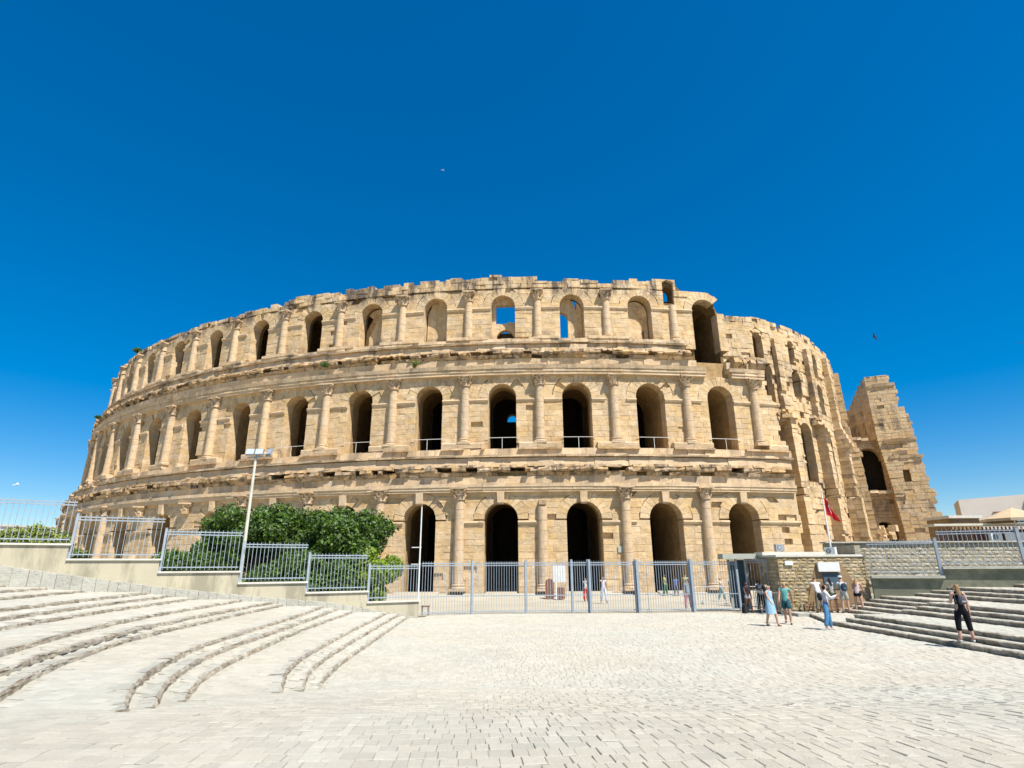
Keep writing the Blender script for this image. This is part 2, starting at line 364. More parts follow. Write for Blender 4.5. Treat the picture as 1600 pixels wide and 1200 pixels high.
def build_setts():
    big = []; rest = MB(); r = random.Random(3)
    def lay(x0, x1, y0, y1, w0, l0, test):
        y = y0
        while y < y1:
            l = l0 * r.uniform(.85, 1.15); x = x0 - r.random() * w0
            while x < x1:
                w = w0 * r.choice((.75, .9, 1, 1.1, 1.35)) * r.uniform(.9, 1.1)
                cx, cy = x + w / 2, y + l / 2
                if test(cx, cy):
                    sk = 0.05 * (vnoise(cx * .4, cy * .4) - .5)
                    def wp(px, py): return (px + (py - 8) * -0.06 + 0.05 * math.sin(py * .5), py + 0.10 * math.sin(px * .55) + .5 * sk + px * .02)
                    c = [wp(x, y), wp(x + w, y), wp(x + w, y + l), wp(x, y + l)]
                    c = [(px + r.uniform(-.004, .004), py + r.uniform(-.007, .007)) for px, py in c]
                    mx, my = sum(p[0] for p in c) / 4, sum(p[1] for p in c) / 4
                    p = project(mx, my, 0.5)
                    if my < 31.0 and p and -260 < p[0] < 1860 and p[1] < 1500:
                        hs = [step_h(*q) for q in c]
                        rr = [ramp(q[1]) for q in c]
                        ok = True
                        if len({h[1] for h in hs}) > 1 and max(h[0] for h in hs) > min(rr) - .0: ok = False
                        if ok and mx < -4.2 and wall_dist(mx, my) < 0.62: ok = False
                        if ok and mx > 12.9 and my > 29.3: ok = False
                        if ok:
                            zs = [max(h[0], k) for h, k in zip(hs, rr)]
                            dz = r.uniform(-.004, .004)
                            zs = [z + dz + r.uniform(-.002, .002) for z in zs]
                            if my < 7.4 and abs(p[0] - 800) < 820 and p[1] < 1230 and len(big) < 298 and r.random() < .42:
                                big.append((c, zs))
                            else: sett(rest, c, zs)
                x += w
            y += l
    lay(-6.2, 18.6, 3.0, 31.6, .135, .21, lambda x, y: x > lx(0, max(y, 11.2)) - .12)
    lay(-24, -2.2, 3.0, 29.8, .22, .19, lambda x, y: x <= lx(0, max(y, 11.2)) - .05)
    lay(17.8, 27, 12, 29.5, .2, .24, lambda x, y: True)
    rest.build('setts', M['paver'], ground_o, kind='stuff')
    for c, zs in big:
        mb = MB(); cx = sum(p[0] for p in c) / 4; cy = sum(p[1] for p in c) / 4
        sett(mb, [(p[0] - cx, p[1] - cy) for p in c], zs)
        mb.build('sett', M['paver'], ground_o, loc=(cx, cy, 0))
build_setts()

def step_stone(mb, a, b, na, nb, top, h, depth, r, lit=False):
    """rough block: a-b front edge, na/nb unit vectors into the step, top height, rise h"""
    def pt(p, n, d, z): return (p[0] + n[0] * d, p[1] + n[1] * d, z)
    j = lambda s: r.uniform(-s, s)
    t = top + 0.004 + j(.008)
    m = ((a[0] + b[0]) / 2, (a[1] + b[1]) / 2); nm = ((na[0] + nb[0]) / 2, (na[1] + nb[1]) / 2)
    rows = []; o2, o4 = (.012, -.02) if lit else (-.01, .03)
    for p, n in ((a, na), (m, nm), (b, nb)):
        rows.append([pt(p, n, depth, t - .003), pt(p, n, .035 + j(.015), t + j(.006)), pt(p, n, o2 + j(.012), t - .022 + j(.008)),
                     pt(p, n, .0 + j(.022), t - h * .55), pt(p, n, o4 + j(.018), t - h - .03)])
    vs = [q for rr_ in rows for q in rr_]; fs = []; ms = []
    for k in range(2):
        for i in range(4):
            fs.append((k * 5 + i, k * 5 + i + 1, (k + 1) * 5 + i + 1, (k + 1) * 5 + i)); ms.append(0 if i < 1 else 1)
    o = len(mb.v); mb.v += vs
    for f, mm in zip(fs, ms): mb.f.append(tuple(q + o for q in f)); mb.m.append(mm)
    mb.f.append(tuple(o + q for q in (0, 1, 2, 3, 4))); mb.m.append(1)
    mb.f.append(tuple(o + q for q in (14, 13, 12, 11, 10))); mb.m.append(1)

def build_steps():
    r = random.Random(11); joined = MB(); n_obj = 0
    jobs = []
    for i in range(15):
        ya = LC[i][1][0] - 2.0; yb = 30
        pts = []
        y = ya
        while y < yb:
            pts.append((lx(i, y), y)); y += 0.15
        jobs.append((pts, (i + 1) * SL - TILT, SL - TILT, -1))
    for i, (q, a, b) in enumerate(RSTEP):
        pts = []; y = max(a, 12.5)
        while y <= min(b, 29.2): pts.append((rx(i, y), y)); y += 0.15
        jobs.append((pts, None, SR, 1))
    for pts, top, rise, side in jobs:
        k = 0
        while k < len(pts) - 3:
            st = r.choice((2, 3, 3, 4, 5)); st = 1 if (top and ramp(pts[k][1]) > top - rise) else st; e = min(k + st, len(pts) - 1)
            a, b = pts[k], pts[e]
            mx, my = (a[0] + b[0]) / 2, (a[1] + b[1]) / 2
            d = Vector((b[0] - a[0], b[1] - a[1]))
            k0, k = k, e
            if d.length < .05: continue
            d.normalize(); n = Vector((-d.y, d.x))
            if n.x * side < 0: n = -n
            if side > 0:
                tp = step_h(mx + .06, my)[0]
                if my > 29.3 or (mx > 17 and (my - 29.3) > -(mx - 17.3) * .42 + .3): continue
            else:
                tp = top
                if wall_dist(mx, my) < 0.6: continue
            if tp <= ramp(my) + 0.004: continue
            p = project(mx, my, tp)
            if not p or p[0] < -250 or p[0] > 1850: continue
            g = 0.008
            a2 = (a[0] + d.x * g, a[1] + d.y * g); b2 = (b[0] - d.x * g, b[1] - d.y * g)
            if n_obj < 298 and my < 16.5:
                mb = MB(); step_stone(mb, (a2[0] - mx, a2[1] - my), (b2[0] - mx, b2[1] - my), n, n, tp, rise, .36, r, side < 0)
                o = mb.build('step_stone', [M['kerb'], M['riser']], ground_o, loc=(mx, my, 0)); fix_normals(o); n_obj += 1
            else: step_stone(joined, a2, b2, n, n, tp, rise, .36, r, side < 0)
    o = joined.build('step_stones', [M['kerb'], M['riser']], ground_o, kind='stuff'); fix_normals(o)
build_steps()

# ------------------------------------------------------------------ amphitheatre
EA, EB = 74.0, 61.0; BW = 6.6422; PHI = 0.0676; ECX, ECY = 6.0564, 109.9607; ES0 = 307.759
_N = 8000; _S = [0.0]; _T = [2 * math.pi * i / _N for i in range(_N + 1)]
for i in range(_N):
    a0, a1 = _T[i], _T[i + 1]
    f = lambda a: math.hypot(EA * math.sin(a), EB * math.cos(a))
    _S.append(_S[-1] + (f(a0) + f(a1)) / 2 * (a1 - a0))
def outer(u, off):
    s = (ES0 + u) % _S[-1]; i = min(bisect_right(_S, s) - 1, _N - 1)
    t = _T[i] + (s - _S[i]) / (_S[i + 1] - _S[i]) * (_T[i + 1] - _T[i])
    X = EA * math.cos(t); Y = EB * math.sin(t); nx, ny = math.cos(t) / EA, math.sin(t) / EB; l = math.hypot(nx, ny); nx /= l; ny /= l
    X += nx * off; Y += ny * off; c, s_ = math.cos(PHI), math.sin(PHI)
    return ECX + X * c - Y * s_, ECY + X * s_ + Y * c
class Path:
    def __init__(s, pts):
        P = [Vector(p) for p in pts]; dense = []
        for i in range(len(P) - 1):
            p0 = P[max(i - 1, 0)]; p1 = P[i]; p2 = P[i + 1]; p3 = P[min(i + 2, len(P) - 1)]
            for k in range(20):
                t = k / 20
                dense.append(0.5 * ((2 * p1) + (p2 - p0) * t + (2 * p0 - 5 * p1 + 4 * p2 - p3) * t * t + (3 * p1 - p0 - 3 * p2 + p3) * t ** 3))
        dense.append(P[-1]); s.P = dense; s.S = [0.0]
        for a, b in zip(dense, dense[1:]): s.S.append(s.S[-1] + (b - a).length)
    def __call__(s, u, off):
        i = max(0, min(bisect_right(s.S, u) - 1, len(s.P) - 2)); t = (u - s.S[i]) / (s.S[i + 1] - s.S[i])
        p = s.P[i].lerp(s.P[i + 1], t); d0 = (s.P[min(i + 1, len(s.P) - 1)] - s.P[max(i - 1, 0)]).normalized()
        d1 = (s.P[min(i + 2, len(s.P) - 1)] - s.P[i]).normalized(); d = d0.lerp(d1, min(max(t, 0), 1)).normalized()
        return p.x + d.y * off, p.y - d.x * off
    def u_at(s, q):
        q = Vector(q); return min(zip(s.P, s.S), key=lambda t: (t[0] - q).length)[1]
inner = Path([(15.0, 55.5), (18.0, 56.0), (21.5, 56.3), (26.3, 57.0), (31, 59.4), (35.3, 62.9), (39.5, 67.3), (42.8, 72.4), (45.4, 78.0), (47.2, 84), (48, 91)])

amphi = thing('amphitheatre', 'huge ruined Roman amphitheatre of tan stone with three storeys of arches and columns', 'amphitheatre', (0, 58, 0.2))

def arch_half(z, zs, rad, w):
    if z <= zs: return w
    d = rad * rad - (z - zs) ** 2
    return math.sqrt(d) if d > 0 else 0.0

def stone(mb, path, bl, br, tl, tr, za, zb, front, back, r, proud=0.02, gap=0.012, ch=0.02):
    """one wall stone: bottom edge bl..br, top edge tl..tr along the wall"""
    j = lambda s: r.uniform(-s, s)
    f = front + j(proud)
    q = [(bl + gap, za + gap), (br - gap, za + gap), (tr - gap, zb - gap), (tl + gap, zb - gap)]
    cu = sum(a for a, _ in q) / 4; cz = (za + zb) / 2
    vs = []
    for u, z in q:
        uu = u + (ch if u < cu else -ch) + j(.012); zz = z + (ch if z < cz else -ch) + j(.012)
        x, y = path(uu, f + j(.012)); vs.append((x, y, zz))
    for u, z in q: x, y = path(u, f - ch * .4 + j(.004)); vs.append((x, y, z))
    for u, z in q: x, y = path(u, back); vs.append((x, y, z))
    mb.add(vs, [(0, 1, 2, 3)] + [(4 + i, 4 + (i + 1) % 4, (i + 1) % 4, i) for i in range(4)] + [(8 + i, 8 + (i + 1) % 4, 4 + (i + 1) % 4, 4 + i) for i in range(4)])

SOCK = ((22.7, 7.4), (23.1, 6.1), (23.3, 5.0), (23.6, 3.9), (23.2, 2.6), (24.2, 1.9))     # empty beam sockets at the broken end
class Sink:
    """collects wall stones; the first ones asked for as singles become parts of their own"""
    def __init__(s, name, m, limit, prefer): s.name, s.m, s.limit, s.prefer, s.n, s.rest = name, m, limit, prefer, 0, MB()
    def add(s, u, z, *a, **k):
        if s.n < s.limit and s.prefer(u, z):
            mb = MB(); stone(mb, *a, **k); mb.build(s.name, s.m, amphi); s.n += 1
        else: stone(s.rest, *a, **k)
    def finish(s, joined): 
        if s.rest.f: s.rest.build(joined, s.m, amphi, kind='stuff')
blocks = Sink('stone_block', M['stone'], 190, lambda u, z: -6 < u < 24.5 and z < 8.2)
vous = Sink('arch_stone', M['stone'], 105, lambda u, z: -23 < u < 24 and z < 27.5 and (z < 9 or z > 12))

def masonry(path, u0, u1, z0, ztop, front, ops, r, ch=0.5, depth=.4, damage=0.0, edge_rag=0.0, lmean=.9, topdamage=0.0, proud=.013, jamb=1.1, u1f=None):
    """courses of stones between u0 and u1 leaving the arches open; ops = (centre, half width, sill, springing, ring thickness)"""
    z = z0; row = 0
    while True:
        h = ch * r.uniform(.9, 1.12); za, zb = z, z + h
        if za >= max(ztop(u0 + (u1 - u0) * k / 12) for k in range(13)): break
        U1 = (u1f(za) if u1f else u1)
        iv = [(u0 + r.uniform(-edge_rag, edge_rag), None, U1 + r.uniform(-edge_rag, edge_rag), None)]
        cuts = []
        for (uc, w, sill, zs, t) in ops:
            if zb <= sill + .02 or za >= zs + w + t: continue
            ra, rb = (w if za < zs - .01 else w + t), (w if zb <= zs + .01 else w + t)
            if za < zs < zb - .01: ra = w; rb = w + t
            ha = arch_half(za, zs, w + t, w) if za >= zs else w
            hb = arch_half(zb, zs, w + t, w) if zb > zs + .01 else w
            if za < zs < zb - .01: ha = hb = w + t if (zb - zs) > (zs - za) else w
            cuts.append((uc, ha, hb))
        cuts.sort()
        segs = []; cur = (iv[0][0], iv[0][0]); le = False
        for uc, ha, hb in cuts:
            segs.append((cur[0], cur[1], uc - ha, uc - hb, le, True)); cur = (uc + ha, uc + hb); le = True
        segs.append((cur[0], cur[1], iv[0][2], iv[0][2], le, False))
        for bl, tl, br, tr, L_, R_ in segs:
            w = min(br, tr) - max(bl, tl)
            if w < .12: continue
            n = max(1, round(w / (lmean * r.uniform(.85, 1.15)))); 
            cutsx = [0.0] + sorted((k + r.uniform(-.25, .25) + (.5 * (row % 2) if n > 1 else 0) * .5) / n for k in range(1, n)) + [1.0]
            for k in range(n):
                fa, fb = cutsx[k], cutsx[k + 1]
                if (fb - fa) * w < .08: continue
                a0, b0 = lerp(bl, br, fa), lerp(bl, br, fb); a1, b1 = lerp(tl, tr, fa), lerp(tl, tr, fb)
                um = (a0 + b0) / 2
                tz = ztop(um)
                if za > tz - .12: continue
                z2 = min(zb, tz)
                fr = front; pd = proud
                q = vnoise(um * .8 + 30, za * 1.1 + front)
                if damage and q > 1 - damage * .55 and r.random() < .6: fr -= r.uniform(.05, .3)
                if topdamage and za > tz - 1.1 and r.random() < topdamage: 
                    if r.random() < .4: continue
                    fr -= r.uniform(.05, .25)
                if path is outer and front > 1.4 and any(a0 - .05 < su < b0 + .05 and za <= sz < zb for su, sz in SOCK): fr = front - .27
                elif damage and r.random() < .012: fr = front - r.uniform(.12, .27)
                bk = front - (jamb if ((k == 0 and L_) or (k == n - 1 and R_)) else depth)
                blocks.add(um, za, path, a0, b0, a1, b1, za, z2, fr, bk, r, proud=pd, gap=r.uniform(.0015, .006))
        z = zb; row += 1
    for (uc, w, sill, zs, t) in ops:                       # ring of wedge stones
        n = max(7, int(math.pi * (w + t / 2) / .42)) | 1
        for k in range(n):
            a0, a1 = math.pi * k / n + .004, math.pi * (k + 1) / n - .004
            am = (a0 + a1) / 2; um = uc - math.cos(am) * (w + t / 2); zm = zs + math.sin(am) * (w + t / 2)
            if zm > ztop(um) - .1 or um > u1 + .6 or um < u0 - .6: continue
            to = t * r.uniform(.92, 1.02); f = front + .006 + r.uniform(-.012, .014); g = .006
            c4 = [(w, a0), (w, a1), (w + to, a1), (w + to, a0)]
            if damage and r.random() < .12: f -= r.uniform(.05, .2)
            vs = []
            for (rr, aa) in c4:
                ri = rr + (.014 if rr == w else -.014); ai = aa + (.012 if aa == a0 else -.012) / rr
                x, y = path(uc - math.cos(ai) * ri, f); vs.append((x, y, zs + math.sin(ai) * ri))
            for (rr, aa) in c4: x, y = path(uc - math.cos(aa) * rr, f - .014); vs.append((x, y, zs + math.sin(aa) * rr))
            for (rr, aa) in c4: x, y = path(uc - math.cos(aa) * rr, front - jamb); vs.append((x, y, zs + math.sin(aa) * rr))
            tgt = MB() if (vous.n < vous.limit and vous.prefer(um, zm)) else vous.rest
            tgt.add(vs, [(3, 2, 1, 0)] + [(i, (i + 1) % 4, 4 + (i + 1) % 4, 4 + i) for i in range(4)] + [(4 + i, 4 + (i + 1) % 4, 8 + (i + 1) % 4, 8 + i) for i in range(4)])
            if tgt is not vous.rest: tgt.build('arch_stone', M['stone'], amphi); vous.n += 1

def core(mb, path, u0, u1, z0, ztop, front, back, ops, m=0, mback=None, step=1.1, relief=.05):
    """solid body behind the facing with the same openings cut right through"""
    br = {u0, u1}
    for (uc, w, sill, zs, t) in ops:
        w += relief
        for k in range(13): br.add(round(uc - w * math.cos(math.pi * k / 12), 4))
    u = u0
    while u < u1: br.add(round(u, 3)); u += step
    br = sorted(b for b in br if u0 - 1e-6 <= b <= u1 + 1e-6)
    br = [b for i, b in enumerate(br) if i == 0 or b - br[i - 1] > 1e-3]
    def seg(ua, ub, za0, za1, zb0, zb1, sides=(False, False)):
        p = [(ua, za0), (ub, za1), (ub, zb1), (ua, zb0)]
        vs = [(*path(u, front), z) for u, z in p] + [(*path(u, back), z) for u, z in p]
        fs = [(0, 1, 2, 3), (7, 6, 5, 4), (0, 4, 5, 1), (3, 2, 6, 7)]
        if sides[0]: fs.append((0, 3, 7, 4))
        if sides[1]: fs.append((1, 5, 6, 2))
        mb.add(vs, fs, m)
    for ua, ub in zip(br, br[1:]):
        um = (ua + ub) / 2; op = None
        for o in ops:
            if abs(um - o[0]) < o[1] + relief: op = o
        ta, tb = ztop(ua), ztop(ub)
        if op is None:
            sl = any(abs(ua - (o[0] + o[1] + relief)) < 2e-3 for o in ops); sr = any(abs(ub - (o[0] - o[1] - relief)) < 2e-3 for o in ops)
            seg(ua, ub, z0, z0, ta, tb, (sl or ua == br[0], sr or ub == br[-1]))
        else:
            uc, w, sill, zs, t = op; w += relief
            if sill > z0 + .02: seg(ua, ub, z0, z0, sill, sill)
            h0 = zs + math.sqrt(max(0, w * w - (ua - uc) ** 2)); h1 = zs + math.sqrt(max(0, w * w - (ub - uc) ** 2))
            if h0 < ta and h1 < tb: seg(ua, ub, h0, h1, ta, tb)

def band(mb, path, u0, u1, prof, r, step=(.7, 1.3), jit=.02, drop=0.0, skip=None, crumble=0.0, m=0):
    """moulded course made of separate lengths; prof = outline (offset, height) from top back round to bottom back"""
    u = u0
    while u < u1 - .05:
        l = min(r.uniform(*step), u1 - u)
        if u1 - (u + l) < .25: l = u1 - u
        if not (skip and skip(u + l / 2)) and r.random() >= drop:
            o = r.uniform(-jit, jit); sl = .008
            def mp(du):
                c = {}
                def f(p):
                    q = r.uniform(-crumble, crumble) if crumble else 0
                    q2 = r.uniform(-crumble, crumble) * .6 if crumble else 0
                    return (*path(u + du, p[0] + o + q), p[1] + q2)
                return f
            mb.prism(prof, mp(sl), mp(l - sl), m)
        u += l

# profile of the broken top
TOPP = [(-90, 28.2), (-52, 28.54), (-43, 28.27), (-36, 28.56), (-30, 28.49), (-23, 28.97), (-17.7, 29.17), (-12.3, 29.23), (-5.6, 29.22), (3.0, 29.3), (3.1, 28.7),
        (5.9, 28.6), (6.0, 28.95), (14.4, 28.85), (14.5, 29.15), (17.2, 29.15), (17.3, 28.0), (21.1, 28.0), (21.3, 26.6), (21.9, 25.9), (22.1, 24.3), (22.5, 23.0)]
def top3(u):
    z = interp(u, TOPP)
    k = math.floor(u / 1.1)
    h = hsh(k, 3.1)
    if h > .93: z += .2
    elif h > .8: z -= .18
    return z
OFF = (1.49, 0.0, -1.02)
U0 = -13 * BW
END1, END2, END3 = 25.0, 25.9, 21.9
A1 = [(k * BW, 1.36 + (.05 if k == 1 else 0), 0.2, 5.95, .85) for k in range(-13, 4)]
A2 = [(k * BW, 1.24 + (.06 if k in (1, 2) else 0), 12.03, 16.72, .9) for k in range(-13, 4)]
A3 = [(k * BW, 1.16, 22.55 if k != 3 else 19.4, 26.1, .85) for k in range(-13, 4)]
A3[-1] = (3 * BW, 1.3, 19.6, 25.9, .85)
rA = random.Random(21)
end1 = lambda z: END1 + .5 * (hsh(math.floor(z / .9), 1) - .5)
end2 = lambda z: 25.9 + .7 * (hsh(math.floor(z / 1.0), 2) - .5) - max(0, z - 12) * .2
masonry(outer, U0, END1, .3, lambda u: 8.2, OFF[0], A1, rA, damage=.22, u1f=end1)
masonry(outer, U0, END2, 11.5, lambda u: 18.75 if u < 25.2 else 17.6, OFF[1], A2, rA, damage=.10, u1f=end2)
masonry(outer, U0, END3, 21.9, lambda u: min(top3(u), 28.0 if u > 14.4 else 27.95), OFF[2], A3[:-1] + [(16.35, .56, 26.7, 29.9, .0), A3[-1]], rA, damage=.12, topdamage=.1,
        u1f=lambda z: END3 + .35 * (hsh(math.floor(z / .7), 5) - .5) - max(0, z - 26.6) * .35)
# parapet above the third storey (with the tall slot on the right)
slot = (16.35, .62)
def para_ops(): return [(slot[0], slot[1], 26.7, 28.4, .12)]
masonry(outer, U0, 14.2, 28.0, top3, OFF[2] + .06, [], rA, ch=.42, damage=.4, topdamage=.15, lmean=.75, proud=.05, depth=1.3)
masonry(outer, 14.2, 17.15, 28.0, top3, OFF[2] + .03, [(16.35, .56, 26.7, 28.62, .0)], rA, ch=.42, topdamage=.1, lmean=.7)
cm = MB()
US = 1.45 * BW
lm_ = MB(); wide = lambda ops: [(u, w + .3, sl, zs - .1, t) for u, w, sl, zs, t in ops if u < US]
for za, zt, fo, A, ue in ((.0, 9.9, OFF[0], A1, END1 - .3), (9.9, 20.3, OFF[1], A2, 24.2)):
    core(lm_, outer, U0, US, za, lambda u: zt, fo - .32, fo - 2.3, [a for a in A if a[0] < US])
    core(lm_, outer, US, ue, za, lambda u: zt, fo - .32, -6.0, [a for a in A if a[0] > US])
    core(cm, outer, U0, US, za, lambda u: zt, fo - 2.32, -6.0, wide(A))  # deeper tunnel in shade-darkened stone, widened so that it looks dark
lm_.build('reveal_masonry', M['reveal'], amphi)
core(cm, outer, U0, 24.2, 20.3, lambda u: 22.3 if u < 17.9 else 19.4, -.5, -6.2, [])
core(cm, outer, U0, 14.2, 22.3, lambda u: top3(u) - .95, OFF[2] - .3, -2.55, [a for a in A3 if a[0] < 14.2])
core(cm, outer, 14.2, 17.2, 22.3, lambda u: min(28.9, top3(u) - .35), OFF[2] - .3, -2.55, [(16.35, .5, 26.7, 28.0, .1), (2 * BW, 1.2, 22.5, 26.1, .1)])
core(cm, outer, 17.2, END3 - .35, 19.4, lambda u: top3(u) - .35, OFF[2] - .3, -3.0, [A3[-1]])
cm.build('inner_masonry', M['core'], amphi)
# rooms behind, closed in and coloured near black to give deep shade
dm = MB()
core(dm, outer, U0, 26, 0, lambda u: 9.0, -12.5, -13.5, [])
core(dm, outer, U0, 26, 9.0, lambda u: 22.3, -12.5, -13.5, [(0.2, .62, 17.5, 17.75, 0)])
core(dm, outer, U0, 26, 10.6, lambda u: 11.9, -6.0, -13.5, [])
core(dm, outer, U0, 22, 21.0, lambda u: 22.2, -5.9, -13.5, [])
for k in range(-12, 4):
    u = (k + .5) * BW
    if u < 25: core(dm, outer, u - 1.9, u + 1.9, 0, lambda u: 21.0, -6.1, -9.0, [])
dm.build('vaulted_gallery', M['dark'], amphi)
# remains of the second wall seen through the top arches
def backwall(ua, ub, z0, ztop, ops):
    bm_ = MB(); core(bm_, outer, ua, ub, z0, ztop, -2.05, -2.6, ops, relief=0.0, step=.4); bm_.build('rear_wall', M['stone'], amphi)
z_ = 22.3
rg = lambda pts, a=.25: (lambda u: interp(u, pts) + a * (hsh(math.floor(u * 2.6), 4) - .5))
backwall(-2.2, -.78, z_, lambda u: 27.6, []); backwall(-.78, 1.9, z_, rg([(-1, 24.75), (2, 24.85)], .2), [(.15, .85, 22.3, 23.2, 0)])
backwall(1.3, 2.3, z_, lambda u: 27.6, []); backwall(-.9, 1.4, 26.7, lambda u: 27.7, [])
backwall(4.6, 7.3, z_, rg([(4.6, 27.4), (6.9, 27.2), (7.3, 25.6)]), [(5.68, .68, 22.5, 25.15, 0)])
backwall(-7.7, -5.75, z_, rg([(-7.7, 25.4), (-7.3, 26.9), (-6.4, 27.4), (-5.75, 26.9)]), [])
core(cm_ := MB(), outer, -9.5, -4.2, 22.3, lambda u: 28.0, -4.6, -5.0, []); cm_.build('inner_masonry', M['core'], amphi)
core(cm_ := MB(), outer, -15.8, -10.6, 22.3, lambda u: 28.9, -4.6, -5.0, []); cm_.build('inner_masonry', M['core'], amphi)
backwall(-13.9, -11.3, z_, rg([(-13.9, 24.0), (-13.4, 25.0), (-12.9, 26.4), (-12.5, 26.9), (-11, 27.0)]), [])
core(cm_ := MB(), outer, 7.6, 9.4, 22.3, lambda u: 28.0, -4.6, -5.0, []); cm_.build('inner_masonry', M['core'], amphi)
backwall(11.6, 13.7, z_, rg([(11.6, 27.3), (12.8, 26.6), (13.2, 25.4), (13.7, 24.6)]), [])
backwall(13.95, 14.35, z_, rg([(13, 24.0), (15, 24.2)]), [])
def dkp(*a):
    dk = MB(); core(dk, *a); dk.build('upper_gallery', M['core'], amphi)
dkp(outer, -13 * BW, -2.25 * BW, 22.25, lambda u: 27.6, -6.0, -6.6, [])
dkp(outer, -13 * BW, -2.25 * BW, 27.3, lambda u: 27.7, -2.3, -6.6, [])
core(dk_ := MB(), outer, -1.4, 1.9, 22.25, lambda u: 24.0, -2.8, -3.0, []); dk_.build('upper_gallery', M['dark'], amphi); dkp(outer, 11.4, 15.6, 22.25, lambda u: 28.9, -4.9, -5.3, [])  # first piece: near-black sheet painting the shaded depth of the low arch
dkp(outer, -2.65 * BW, -2.5 * BW, 22.25, lambda u: 27.6, -2.6, -6.2, [])
for k in range(-13, -2): dkp(outer, (k + .5) * BW - .3, (k + .5) * BW + .3, 22.25, lambda u: 27.4, -2.5, -6.1, [])
# radial walls that line the right-hand openings
rw = MB()
core(rw, outer, 3 * BW + 1.38, 3 * BW + 2.3, 19.4, lambda u: 27.0, -2.8, -9.5, [])
core(rw, outer, 3 * BW - 3.2, 3 * BW - 1.5, 19.4, lambda u: 27.4, -2.9, -9.4, [])
core(rw, outer, 3 * BW - 3.2, 3 * BW + 2.4, 19.4, lambda u: 28.6, -9.5, -10, [])
core(rw, outer, 3 * BW - 3.2, 3 * BW + 2.0, 27.3, lambda u: 27.7, -2.9, -10, [])
rw.build('radial_wall', M['core'], amphi)

# --- moulded courses
sm = MB(); co = MB(); rB = random.Random(5)
def sk2(a, b): return lambda u: a < u < b
o1, o2, o3 = OFF
band(sm, outer, U0, END1 - .1, [(o1 - .5, 8.8), (o1 + .40, 8.8), (o1 + .40, 8.52), (o1 + .34, 8.5), (o1 + .34, 8.3), (o1 + .28, 8.28), (o1 + .28, 8.12), (o1 - .5, 8.12)], rB, (1.3, 3.2), .015, crumble=.012)
band(sm, outer, U0, END1, [(o1 - .6, 9.42), (o1 + .16, 9.42), (o1 + .14, 8.81), (o1 - .6, 8.81)], rB, (.9, 2.0), .03, crumble=.02)
band(co, outer, U0, END1, [(o1 - .8, 9.72), (o1 + .36, 9.72), (o1 + .24, 9.43), (o1 - .8, 9.43)], rB, (.4, 1.5), .08, drop=.10, crumble=.06)
band(co, outer, U0, END1 - .2, [(o1 - .9, 10.12), (o1 + .50, 10.08), (o1 + .54, 9.86), (o1 + .42, 9.73), (o1 - .9, 9.73)], rB, (.3, 1.4), .14, drop=.22, crumble=.09)
band(co, outer, U0, END1 - .2, [(o1 - .9, 10.4), (o1 + .22, 10.36), (o1 + .32, 10.13), (o1 - .9, 10.13)], rB, (.4, 1.2), .14, drop=.15, crumble=.08)
band(sm, outer, U0, END1 + .2, [(-1.0, 11.06), (o1 - .25, 11.02), (o1 - .2, 10.3), (-1.0, 10.3)], rB, (.9, 2.2), .04, crumble=.03)
band(sm, outer, U0, END1 + .4, [(-1.0, 11.3), (o1 - .02, 11.24), (o1 - .04, 11.08), (-1.0, 11.08)], rB, (.8, 2.4), .03, drop=.06, crumble=.03)
band(sm, outer, U0, END2, [(-1.0, 11.98), (.62, 11.93), (.66, 11.32), (-1.0, 11.32)], rB, (.8, 1.8), .04, crumble=.03)
band(sm, outer, U0, 24.5, [(-.8, 19.22), (.42, 19.22), (.42, 18.98), (.35, 18.96), (.35, 18.72), (-.8, 18.72)], rB, (1.2, 3.0), .015, crumble=.012, skip=sk2(17.9, 20.7))
band(sm, outer, U0, 24.5, [(-.8, 19.6), (.56, 19.58), (.48, 19.24), (-.8, 19.24)], rB, (1.0, 2.4), .02, crumble=.015, skip=sk2(17.9, 20.9))
band(sm, outer, U0, 24.3, [(-.9, 20.28), (.16, 20.28), (.12, 19.62), (-.9, 19.62)], rB, (.8, 1.8), .04, crumble=.03, skip=sk2(18, 21.3))
band(co, outer, U0, 17.6, [(-.9, 20.62), (.34, 20.6), (.2, 20.3), (-.9, 20.3)], rB, (.4, 1.3), .08, drop=.12, crumble=.07)
band(co, outer, U0, 17.3, [(-1.0, 21.0), (.44, 20.98), (.50, 20.78), (.38, 20.63), (-1.0, 20.63)], rB, (.3, 1.3), .16, drop=.26, crumble=.1)
band(co, outer, U0, 17.4, [(-1.0, 21.3), (.1, 21.26), (.26, 21.0), (-1.0, 21.0)], rB, (.4, 1.1), .14, drop=.2, crumble=.09)
band(sm, outer, U0, 17.2, [(-1.6, 21.86), (-.28, 21.84), (-.22, 21.2), (-1.6, 21.2)], rB, (.8, 2.0), .05, crumble=.03)
band(sm, outer, U0, 17.4, [(-1.6, 22.1), (-.02, 22.05), (-.06, 21.88), (-1.6, 21.88)], rB, (.8, 2.4), .04, drop=.08, crumble=.03)
band(sm, outer, U0, 17.6, [(-1.9, 22.5), (-.42, 22.48), (-.4, 22.1), (-1.9, 22.1)], rB, (.8, 1.8), .04, crumble=.03)
band(co, outer, 21.4, 24.6, [(-.9, 20.7), (.5, 20.6), (.6, 20.2), (.2, 19.62), (-.9, 19.62)], rB, (.3, .9), .2, drop=.1, crumble=.12)
band(co, outer, 21.2, 24.9, [(-.9, 20.95), (.2, 20.85), (.3, 20.5), (-.9, 20.5)], rB, (.3, .8), .25, drop=.35, crumble=.14)
